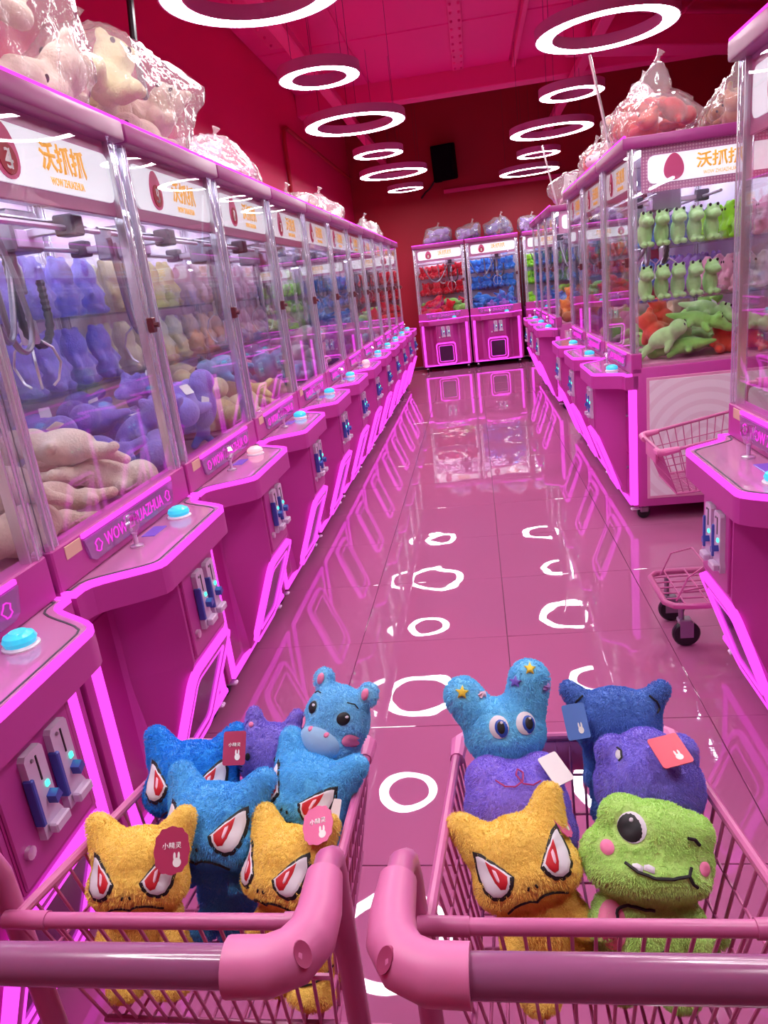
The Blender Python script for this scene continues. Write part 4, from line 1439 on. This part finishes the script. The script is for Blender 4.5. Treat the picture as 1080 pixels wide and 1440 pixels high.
def make_cart():
    t = empty('shopping_cart')
    MB().tube([(-.145, 0, .90), (.145, 0, .90)], .0165, 20).build('handle_bar', HANDLE, t)
    for s in (-1, 1):
        pth = [(s * .118, 0, .900), (s * .150, .001, .900), (s * .170, .010, .901), (s * .181, .028, .902), (s * .183, .050, .904), (s * .181, .085, .908)]
        br = MB().tube(pth, [.0225, .0225, .0225, .0215, .0195, .0165], 18).build('handle_bracket', CARTPL, t)
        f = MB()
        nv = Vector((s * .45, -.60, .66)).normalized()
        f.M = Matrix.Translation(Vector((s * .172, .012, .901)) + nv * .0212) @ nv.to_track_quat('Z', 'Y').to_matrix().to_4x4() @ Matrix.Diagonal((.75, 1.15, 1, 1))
        f.lathe([(.0095, -.006), (.0088, .0018), (.003, .0010)], 16).build('screw_recess', principled('recess_pink', (.40, .05, .16), .5), br)  # nearly flush disc, its darker pink stands in for the hole's shade
        leg = [(s * .181, .080, .907), (s * .180, .105, .905), (s * .179, .120, .893), (s * .178, .126, .87), (s * .172, .135, .40), (s * .165, .14, .21)]
        MB().tube(leg, .0125, 12).build('leg_tube', CARTPINK, t)
    # basket corners
    RL, RR = (-.164, .112, .826), (.164, .112, .826)
    FL, FR = (-.148, .498, .757), (.148, .498, .757)
    bRL, bRR = (-.138, .165, .620), (.138, .165, .620)
    bFL, bFR = (-.122, .44, .600), (.122, .44, .600)
    bk = MB().tube([RL, (-.15, .110, .827), (.15, .110, .827), RR], .0078, 12).build('rear_rim', CARTPINK, t)
    for s in (-1, 1):
        MB().tube([(s * .174, .112, .826), (s * .125, .110, .827)], .0092, 12).build('rim_sleeve', CARTPINK, bk)
        MB().tube([(s * .164, .112, .826), (s * .148, .494, .757)], .0062, 10).build('side_rim', CARTPINK, t)
        # plastic front corner
        MB().tube([(s * .149, .44, .765), (s * .147, .485, .758), (s * .138, .499, .755), (s * .09, .503, .752)], [.010, .013, .013, .010], 10).build('corner_guard', CARTPL, t)
    MB().tube([(-.148, .498, .757), (.148, .498, .757)], .0062, 10).build('front_rim', CARTPINK, t)
    MB().bbox(-.075, .075, .492, .502, .70, .752, .006, 2).build('front_plate', CARTPL, t)
    # bottom frame
    MB().tube([bRL, bRR, bFR, bFL], .0055, 8, True).build('bottom_frame', CARTPINK, t)
    W = .0020

    def wire(a, b, r=W):
        MB().tube([a, b], r, 6).build('wire', CARTPINK, t)
    n = 15
    for i in range(1, n):
        q = i / n
        wire(lerp(RL, RR, q), lerp(bRL, bRR, q))
        if i % 2 == 0 or True:
            wire(lerp(FL, FR, q), lerp(bFL, bFR, q))
        wire(lerp(bRL, bRR, q), lerp(bFL, bFR, q))
    m_ = 13
    for i in range(0, m_ + 1):
        q = i / m_
        wire(lerp(RL, FL, q), lerp(bRL, bFL, q))
        wire(lerp(RR, FR, q), lerp(bRR, bFR, q))
    for q in (.33, .66):
        a, b, c, d = lerp(RL, bRL, q), lerp(RR, bRR, q), lerp(FR, bFR, q), lerp(FL, bFL, q)
        wire(b, c)
        wire(c, d)
        wire(d, a)
    wire(lerp(RL, bRL, .5), lerp(RR, bRR, .5), .0036)
    for q in (.2, .4, .6, .8):
        wire(lerp(bRL, bFL, q), lerp(bRR, bFR, q))
    # lower rack
    pts = [(-.165, .12, .185), (-.160, .40, .185), (-.150, .455, .185), (-.115, .48, .185), (.115, .48, .185), (.150, .455, .185), (.160, .40, .185), (.165, .12, .185), (.15, .10, .185), (-.15, .10, .185)]
    MB().tube(pts, .0115, 10, True).build('base_frame', CARTPINK, t)
    for q in (-.10, -.05, 0, .05, .10):
        wire((q, .10, .190), (q, .478, .190), .0032)
    for q in (.18, .26, .34, .42):
        wire((-.158, q, .194), (.158, q, .194), .0032)
    MB().tube([(-.10, .12, .198), (-.03, .30, .200), (-.06, .40, .200)], .0035, 6).build('rack_brace', CARTPINK, t)
    MB().tube([(-.12, .44, .190), (-.12, .40, .28), (-.09, .33, .31), (.09, .33, .31), (.12, .40, .28), (.12, .44, .190)], .0035, 6).build('rack_hoop', CARTPINK, t)
    for sx in (-1, 1):
        for yy in (.17, .42):
            c = MB().tube([(sx * .105, yy, .185), (sx * .105, yy, .105)], .010, 10).bbox(sx * .105 - .021, sx * .105 + .021, yy - .035, yy + .012, .095, .112, .004, 1).box(sx * .105 - .021, sx * .105 - .017, yy - .04, yy + .008, .04, .10).box(sx * .105 + .017, sx * .105 + .021, yy - .04, yy + .008, .04, .10).build('caster', STEEL, t)
            MB().lathe([(.012, -.015), (.044, -.013), (.05, -.006), (.05, .006), (.044, .013), (.012, .015)], 20, 'x', (sx * .105, yy - .018, .05)).build('wheel', BLACK, c)
    return t


cartA = make_cart()
cartA.location = (-.352, .418, 0)
tag(cartA, 'pink wire shopping cart with the hippo and purple cat plush', 'shopping cart')
cartB = copy_tree(cartA)
cartB.location = (.077, .414, 0)
tag(cartB, 'pink wire shopping cart with the winking green plush', 'shopping cart')
cartC = copy_tree(cartA)
cartC.location = (1.085, 2.63, 0)
cartC.rotation_euler = (0, 0, R_(90))
tag(cartC, 'empty pink wire shopping cart parked in the gap between machines', 'shopping cart')

# ------------------------------------------------------------------ plush toys in the carts


class Toy:
    """a soft toy: body skin, embroidery laid on it, fur"""

    def __init__(s, name, body, col, label, head, world, tilt, yaw_, rl=0.0, scale=1.0, seed=1, group=None):
        s.col = col
        s.mat = fur('fur_' + label.split()[0] + '_' + str(seed), col, .85)
        s.me = recolor(body, s.mat)
        s.o = link(name, s.me)
        tag(s.o, label, 'plush toy', group)
        Rm = (Matrix.Rotation(yaw_, 4, 'Z') @ Matrix.Rotation(tilt, 4, 'X') @ Matrix.Rotation(rl, 4, 'Y') @ Matrix.Scale(scale, 4))
        T = Vector(world) - (Rm @ Vector(head))
        s.o.matrix_world = Matrix.Translation(T) @ Rm
        s.o['seed'] = seed
        s.tree = BVHTree.FromPolygons([v.co[:] for v in s.me.vertices], [p.vertices[:] for p in s.me.polygons])
        s.keep = []
        s.seed = seed

    def hit(s, x, z, off=.0, dirv=(0, 1, 0), org=None):
        d = Vector(dirv)
        if dirv == (0, 1, 0):
            o = Vector((x, -.4, z))
        else:
            o = org
        loc, n, i, dist = s.tree.ray_cast(o, d)
        if loc is None:
            loc, n, i, dist = s.tree.find_nearest(Vector((x, -.03, z)))
        return loc + n * off, n

    def patch(s, name, outline, mat, off=.003, parent=None, rings=6):
        """outline: list of (x,z) in toy space"""
        n = len(outline)
        cx, cz = sum(p[0] for p in outline) / n, sum(p[1] for p in outline) / n
        v, f = [], []
        p, _ = s.hit(cx, cz, off)
        v.append(p[:])
        for k in range(1, rings + 1):
            t = k / rings
            for (x, z) in outline:
                p, nn = s.hit(cx + (x - cx) * t, cz + (z - cz) * t, off if k < rings else off * .35)
                v.append(p[:])
                s.keep.append(p.copy())
        for j in range(n):
            f.append((0, 1 + j, 1 + (j + 1) % n))
        for k in range(rings - 1):
            for j in range(n):
                a, b = 1 + k * n + j, 1 + k * n + (j + 1) % n
                f.append((a, a + n, b + n, b))
        mb = MB()
        mb.v, mb.f = v, f
        me = mb.mesh(name, mat, True, 80)
        # face outwards
        if sum(pl.normal.y * pl.area for pl in me.polygons) > 0:
            me.flip_normals()
        return link(name, me, parent or s.o)

    def stroke(s, name, pts, mat=None, r=.0016, off=.002, parent=None):
        mat = mat or EMBK
        P = []
        for i in range(len(pts) - 1):
            for q in range(5):
                t = q / 5
                P.append((pts[i][0] + (pts[i + 1][0] - pts[i][0]) * t, pts[i][1] + (pts[i + 1][1] - pts[i][1]) * t))
        P.append(pts[-1])
        W = [s.hit(x, z, off)[0] for x, z in P]
        s.keep += W
        return MB().tube(W, r, 6).build(name, mat, parent or s.o)

    def disc(s, name, x, z, rx, rz, mat, off=.003, parent=None, n=20):
        return s.patch(name, [(x + rx * math.cos(2 * math.pi * i / n), z + rz * math.sin(2 * math.pi * i / n)) for i in range(n)], mat, off, parent, 3)

    def angry_eye(s, sx, x, z, w, h):
        def pt(u, v):
            return (x + sx * u * w, z + v * h)
        brow = [(-1.0, -.28), (-.5, .12), (0, .49), (.5, .82), (1.0, 1.0)]
        low = [(1.10, .42), (1.17, -.1), (1.06, -.58), (.68, -.92), (.15, -1.02), (-.4, -.88), (-.8, -.57)]
        base = s.patch('eye', [pt(u * 1.07, v * 1.06 + .005) for u, v in brow + low], EMBK, .0028)
        s.patch('eye_white', [pt(u * .98, v * .96) for u, v in brow + low], EMWH, .0036, base)
        iris = [(-.84, -.24), (-.45, .08), (0.02, .42), (.46, .70), (.42, .1), (.28, -.38), (.02, -.70), (-.36, -.74), (-.68, -.52)]
        s.patch('iris', [pt(u, v) for u, v in iris], EMRED, .0043, base, 4)
        s.patch('highlight', [pt(u, v) for u, v in ((-.14, .14), (.10, .30), (.14, .02), (.04, -.34), (-.10, -.46), (-.20, -.34), (-.18, -.1))], EMPALE, .0050, base, 3)
        return base

    def tagcard(s, pos, nrm, upv, w, h, col, text=None, kind='rect', name='swing_tag', bunny=True):
        """a printed card hanging at world-oriented pose given in toy space"""
        n = Vector(nrm).normalized()
        u = Vector(upv)
        u = (u - n * u.dot(n)).normalized()
        x = u.cross(n)
        M = Matrix((x, -n, u)).transposed().to_4x4()   # local x right, local -y towards n, local z up
        M.translation = Vector(pos)
        if kind == 'scallop':
            pl = []
            for i in range(48):
                a = 2 * math.pi * i / 48
                rr = 1 + .035 * math.cos(a * 12)
                pl.append((w / 2 * rr * math.copysign(abs(math.cos(a)) ** .8, math.cos(a)), h / 2 * rr * math.copysign(abs(math.sin(a)) ** .8, math.sin(a))))
        else:
            pl = rrect(w, h, min(w, h) * .1, 3)
        card = MB().prism(pl, -.0006, .0006, 'y').build(name, col, s.o, smooth=False)
        card.matrix_local = M
        if text:
            link('lettering', text_mesh(text, PRINTWHITE, width=w * .55, extr=.0004, bold=.01), card, (0, -.0006, h * .10))
        if bunny:
            bmsh = MB()
            bmsh.prism([(w * .15 + w * .12 * math.cos(a), -h * .26 + h * .10 * math.sin(a)) for a in [2 * math.pi * i / 14 for i in range(14)]], -.0010, -.0005, 'y')
            for q in (.08, .20):
                bmsh.prism([(w * q + w * .035 * math.cos(a), -h * .13 + h * .09 * math.sin(a)) for a in [2 * math.pi * i / 10 for i in range(10)]], -.0010, -.0005, 'y')
            bmsh.build('print', PRINTWHITE, card, smooth=False)
        s.cards = getattr(s, 'cards', []) + [card]
        return card

    def grow(s, count=30000, length=.0045, width=.00030, comb=(0, 0, -1)):
        me = s.me
        me.calc_loop_triangles()
        nt_ = len(me.loop_triangles)
        tri = np.empty(nt_ * 3, dtype=np.int32)
        me.loop_triangles.foreach_get('vertices', tri)
        tri = tri.reshape(-1, 3)
        co = np.empty(len(me.vertices) * 3, dtype=np.float32)
        me.vertices.foreach_get('co', co)
        co = co.reshape(-1, 3)
        vn = np.empty(len(me.vertices) * 3, dtype=np.float32)
        me.vertices.foreach_get('normal', vn)
        vn = vn.reshape(-1, 3)
        a, b, c = co[tri[:, 0]], co[tri[:, 1]], co[tri[:, 2]]
        ar = np.linalg.norm(np.cross(b - a, c - a), axis=1)
        g = np.random.default_rng(s.seed)
        ids = g.choice(nt_, size=count, p=ar / ar.sum())
        u, v = g.random(count), g.random(count)
        fl_ = u + v > 1
        u[fl_], v[fl_] = 1 - u[fl_], 1 - v[fl_]
        w = 1 - u - v
        P = a[ids] * w[:, None] + b[ids] * u[:, None] + c[ids] * v[:, None]
        Nn = vn[tri[ids, 0]] * w[:, None] + vn[tri[ids, 1]] * u[:, None] + vn[tri[ids, 2]] * v[:, None]
        Nn /= np.linalg.norm(Nn, axis=1)[:, None] + 1e-9
        if s.keep:
            kd = KDTree(len(s.keep))
            for i, k in enumerate(s.keep):
                kd.insert(k, i)
            kd.balance()
            d = np.array([kd.find(Vector(p))[2] for p in P])
            ok = d > .0042
            P, Nn = P[ok], Nn[ok]
        k = len(P)
        cell = np.floor(P / .012).astype(int)
        hsh = np.abs((cell[:, 0] * 73856093) ^ (cell[:, 1] * 19349663) ^ (cell[:, 2] * 83492791)) % 997
        cl = g.normal(0, 1, (997, 3))[hsh]
        D = Nn * 1.0 + np.array(comb) * .35 + cl * .32 + g.normal(0, .22, (k, 3))
        D /= np.linalg.norm(D, axis=1)[:, None]
        D = np.where((np.sum(D * Nn, 1) < .25)[:, None], D * .6 + Nn * .6, D)
        L = length * g.uniform(.6, 1.1, k)[:, None]
        pts = np.stack([P - Nn * .001, P + D * L * .55, P + (D * .85 + np.array(comb) * .25) * L], 1).reshape(-1, 3)
        hc = bpy.data.hair_curves.new('fur')
        hc.add_curves([3] * k)
        hc.points.foreach_set('position', pts.astype(np.float32).ravel())
        rad = hc.attributes.new('radius', 'FLOAT', 'POINT') if 'radius' not in hc.attributes else hc.attributes['radius']
        rr = np.tile(np.array([1.0, .8, .25]) * width, k).astype(np.float32)
        rad.data.foreach_set('value', rr)
        hc.materials.append(HAIRM(s.col, s.seed))
        f = link('fur', hc, s.o)
        f['kind'] = 'stuff'
        return f


def HAIRM(col, seed):
    nm = 'hair_%d' % seed
    mt = bpy.data.materials.new(nm)
    mt.use_nodes = True
    nt = mt.node_tree
    b = nt.nodes['Principled BSDF']
    b.inputs['Roughness'].default_value = .8
    b.inputs['Specular IOR Level'].default_value = .2
    hi = nt.nodes.new('ShaderNodeHairInfo')
    mx = nt.nodes.new('ShaderNodeValToRGB')
    mx.color_ramp.elements[0].color = (*[c * .90 for c in col], 1)
    mx.color_ramp.elements[1].color = (*[min(1, c * 1.12 + .012) for c in col], 1)
    nt.links.new(hi.outputs['Random'], mx.inputs[0])
    nt.links.new(mx.outputs[0], b.inputs['Base Color'])
    return mt


TAGRED = principled('tag_maroon', (.42, .03, .11), .45)
TAGPINK = principled('tag_pink', (.75, .12, .32), .45)
TAGWHITE = principled('tag_white', (.80, .72, .76), .5)
TAGBLUE = principled('tag_blue', (.10, .22, .62), .4)
TAGCOR = principled('tag_coral', (.72, .06, .12), .4)

YEL = (1.0, .68, .15)
H_ANG = (0, -.01, .165)


def angry(label, col, world, tilt, yaw_, rl, sc, seed, group=None):
    low = seed in (11, 14, 15)                   # the ones sunk between the others
    T = Toy('plush_monster', ANGRY_LOW if low else ANGRY, col, label, H_ANG, world, tilt, yaw_, rl, sc, seed, group)
    for sx in (-1, 1):
        T.angry_eye(sx, sx * .0345, .160, .0175, .0270)
    for sx in (-1, 1):
        T.stroke('nostril', [(sx * .004, .1385), (sx * .0055, .1355)], EMBK, .0014, .0022)
    T.stroke('mouth', [(-.036, .116), (-.028, .121), (-.018, .1235), (-.008, .124), (-.004, .1225), (0, .1205), (.004, .1235), (.010, .1255), (.020, .1245), (.030, .121), (.038, .117)], EMBK, .0014, .0028)
    for sx in () if low else (-1, 1):
        T.stroke('seam_line', [(sx * .050, .044), (sx * .048, .032), (sx * .040, .023), (sx * .028, .019)], EMBK, .0013, .0025)
    return T


toys = []
D_ = R_
# left cart
t = angry('royal blue plush with red scowling eyes beside the purple cat', (.02, .28, .85), (-0.438, 0.806, 0.786), D_(-34), D_(4), D_(2), 1.000, 11)
t.tagcard((.072, -.050, .200), (.1, -1, .15), (0, 0, 1), .030, .044, TAGRED, '小精灵', 'rect')
toys.append(t)
t = Toy('plush_cat', CAT, (.28, .21, .74), 'purple plush cat with whiskers behind the royal blue toy', (0, 0, .165), (-0.330, 0.838, 0.790), D_(-28), D_(-4), D_(4), 1.018, 12)
for sx in (-1, 1):
    t.disc('eye', sx * .021, .168, .0045, .005, EMBK)
    for q in (0, 1):
        t.stroke('whisker', [(sx * .028, .155 - q * .006), (sx * .042, .156 - q * .008)], EMBK, .0007, .003)
    t.disc('inner_ear', sx * .029, .207, .0035, .0035, EMPINK)
t.stroke('mouth', [(-.006, .152), (0, .149), (.006, .152)], EMBK, .0008)
toys.append(t)
t = Toy('plush_hippo', HIPPO, (.22, .62, 1.0), 'light blue plush hippo with pink cheeks and a pale muzzle', (0, 0, .175), (-0.233, 0.853, 0.836), D_(-30), D_(-18), D_(10), 1.009, 13)
for sx in (-1, 1):
    e_ = t.disc('eye', sx * .024, .186, .0075, .0085, EMBK, .0035)
    t.disc('highlight', sx * .024 + .003, .189, .0022, .0022, EMWH, .0048, e_, 10)
    t.stroke('eyebrow', [(sx * .020, .205), (sx * .028, .205), (sx * .033, .201)], EMBK, .0009, .003)
    t.disc('cheek', sx * .037, .160, .0075, .0085, EMPINK, .003)
    t.disc('inner_ear', sx * .036, .222, .005, .008, EMPINK, .003)
    t.disc('nostril', sx * .012, .160, .0035, .004, EMPINK, .0042)
t.patch('muzzle', [(.031 * math.cos(a), .147 + .019 * math.sin(a)) for a in [2 * math.pi * i / 24 for i in range(24)]], principled('muzzle_pale_blue', (.28, .48, .72), .8), .003)
t.stroke('mouth', [(-.006, .136), (0, .133), (.006, .136)], EMBK, .0009, .004)
toys.append(t)
t = angry('sky blue plush with scowling eyes under the hippo', (.13, .55, 1.0), (-0.262, 0.765, 0.793), D_(-34), D_(-22), D_(8), 0.912, 14)
t.tagcard((.062, -.03, .150), (.2, -1, .3), (-.25, 0, 1), .020, .048, TAGWHITE, None, 'rect', 'care_label', False)
toys.append(t)
t = angry('mid blue plush with scowling eyes between the two yellow toys', (.10, .46, .90), (-0.377, 0.718, 0.784), D_(-36), D_(-6), D_(2), 0.989, 15)
toys.append(t)
t = angry('yellow plush with scowling eyes and a maroon tag on its ear', YEL, (-0.440, 0.640, 0.789), D_(-30), D_(8), D_(2), 0.882, 16)
t.tagcard((.058, -.048, .188), (.15, -1, .2), (0, 0, 1), .044, .056, TAGRED, '小精灵', 'scallop')
toys.append(t)
t = angry('yellow plush turned sideways with a pink tag, by the cart bracket', YEL, (-0.269, 0.661, 0.771), D_(-32), D_(-32), D_(-12), 0.871, 17)
t.tagcard((.060, -.020, .222), (.2, -1, .5), (-.35, 0, 1), .042, .050, TAGPINK, '小精灵', 'scallop')
toys.append(t)
# right cart
t = Toy('plush_rabbit', BUNNY, (.18, .62, 1.0), 'light blue plush with stars sewn on two round ears', (0, 0, .165), (-0.004, 0.839, 0.824), D_(-26), D_(2), D_(-4), 1.028, 18)
STARS = ((-.046, .218, .009, (.85, .62, .05)), (.044, .236, .008, (.85, .62, .05)), (.024, .222, .008, (.16, .10, .55)), (-.020, .212, .006, (.80, .5, .62)), (.062, .210, .006, (.45, .25, .65)))
for (x, z, r, c) in STARS:
    t.patch('star', [(x + (r if i % 2 == 0 else r * .45) * math.sin(math.pi * i / 5 + .2), z + (r if i % 2 == 0 else r * .45) * math.cos(math.pi * i / 5 + .2)) for i in range(10)], principled('star_%d_%d' % (int(c[0] * 100), int(c[2] * 100)), c, .6), .0035, None, 3)
for sx in (-1, 1):
    e_ = t.disc('eye', .010 + sx * .0165, .172, .012, .0135, EMWH, .0035)
    e2 = t.disc('iris', .010 + sx * .0165 + .002, .171, .009, .0115, principled('iris_blue', (.02, .08, .45), .4), .0045, e_)
    t.disc('pupil', .010 + sx * .0165 + .0025, .171, .006, .009, EMBK, .0054, e_)
    t.disc('highlight', .010 + sx * .0165 + .004, .176, .002, .002, EMWH, .0062, e_, 8)
toys.append(t)
t = Toy('plush_bear', BEARBACK, (.10, .22, .64), 'navy blue plush bear turned away with a blue swing tag', (0, 0, .18), (0.142, 0.848, 0.836), D_(-20), D_(-4), D_(0), 0.941, 19)
for sx in (-1, 1):
    t.stroke('ear_seam', [(sx * .044, .205), (sx * .052, .198), (sx * .054, .190), (sx * .050, .184)], EMBK, .0014, .003)
t.tagcard((-.056, -.052, .180), (-.15, -1, .35), (-.2, 0, 1), .030, .046, TAGBLUE, None, 'rect')
toys.append(t)
t = Toy('plush_animal', HUMP, (.34, .23, .88), 'purple plush turned away with a stitched red swirl and white card', (0, -.02, .165), (0.006, 0.754, 0.785), D_(-36), D_(6), D_(2), 0.960, 20)
SW = principled('swirl_red', (.40, .02, .15), .6)
t.stroke('swirl', [(-.026, .183), (-.016, .176), (-.004, .175), (.006, .181), (.008, .190), (.002, .194), (-.001, .188), (.006, .178), (.018, .176), (.028, .180)], SW, .0010, .004)
t.tagcard((.050, -.040, .195), (.15, -1, .6), (-.35, 0, 1), .028, .042, TAGWHITE, None, 'rect', 'price_card', False)
toys.append(t)
t = Toy('plush_bear', ROUNDBACK, (.26, .20, .78), 'violet plush with small round ears and a coral picture card', (0, -.02, .165), (0.162, 0.751, 0.815), D_(-36), D_(-6), D_(-2), 0.960, 21)
t.stroke('ear_seam', [(-.036, .195), (-.030, .190), (-.030, .182), (-.034, .178)], EMBK, .0012, .0035)
t.patch('inner_ear', [(-.034 + .004 * math.cos(a), .187 + .006 * math.sin(a)) for a in [2 * math.pi * i / 12 for i in range(12)]], EMWH, .003, None, 3)
t.tagcard((.024, -.056, .192), (.05, -1, .8), (-.25, 0, 1), .038, .044, TAGCOR, None, 'rect', 'picture_card', True)
toys.append(t)
t = angry('yellow plush with scowling eyes next to the winking green toy', YEL, (0.004, 0.663, 0.777), D_(-36), D_(4), D_(-14), 0.921, 22)
t.tagcard((.060, -.010, .190), (.9, -.5, .3), (0, 0, 1), .030, .046, TAGPINK, '小精灵', 'scallop')
toys.append(t)
t = Toy('plush_frog', FROG, (.52, .82, .22), 'green plush with one big black eye, a wink and a toothy smile', (0, -.01, .16), (0.139, 0.660, 0.783), D_(-38), D_(-4), D_(3), 0.950, 23)
e_ = t.disc('eye', -.017, .187, .0155, .0165, EMWH, .003)
t.disc('pupil', -.018, .1865, .0142, .0152, EMBK, .0042, e_)
t.disc('highlight', -.017, .194, .003, .003, EMWH, .0056, e_, 12)
t.stroke('wink', [(.040, .181), (.047, .180), (.052, .175)], EMBK, .0020, .0035)
t.stroke('mouth', [(-.026, .150), (-.014, .143), (.004, .139), (.022, .140), (.038, .143), (.041, .137), (.046, .134)], EMBK, .0018, .0035)
t.stroke('mouth_corner', [(.038, .143), (.041, .151)], EMBK, .0018, .0035)
for x in (-.014, -.002):
    t.patch('tooth', [(x - .006, .146), (x + .005, .143), (x + .006, .149), (x, .1515), (x - .005, .1505)], EMWH, .0032, None, 3)
t.disc('cheek', -.044, .164, .0075, .008, EMPINK)
t.disc('cheek', .058, .151, .0065, .0075, EMPINK)
t.disc('belly_patch', -.040, .082, .016, .026, EMPINK, .003)
t.stroke('arm_seam', [(.005, .104), (-.018, .108), (-.034, .098), (-.038, .082), (-.030, .068)], EMBK, .0018, .0045)
t.stroke('foot_seam', [(-.006, .055), (.004, .06), (.014, .066)], EMBK, .0016, .004)
toys.append(t)
for t in toys:
    t.grow()
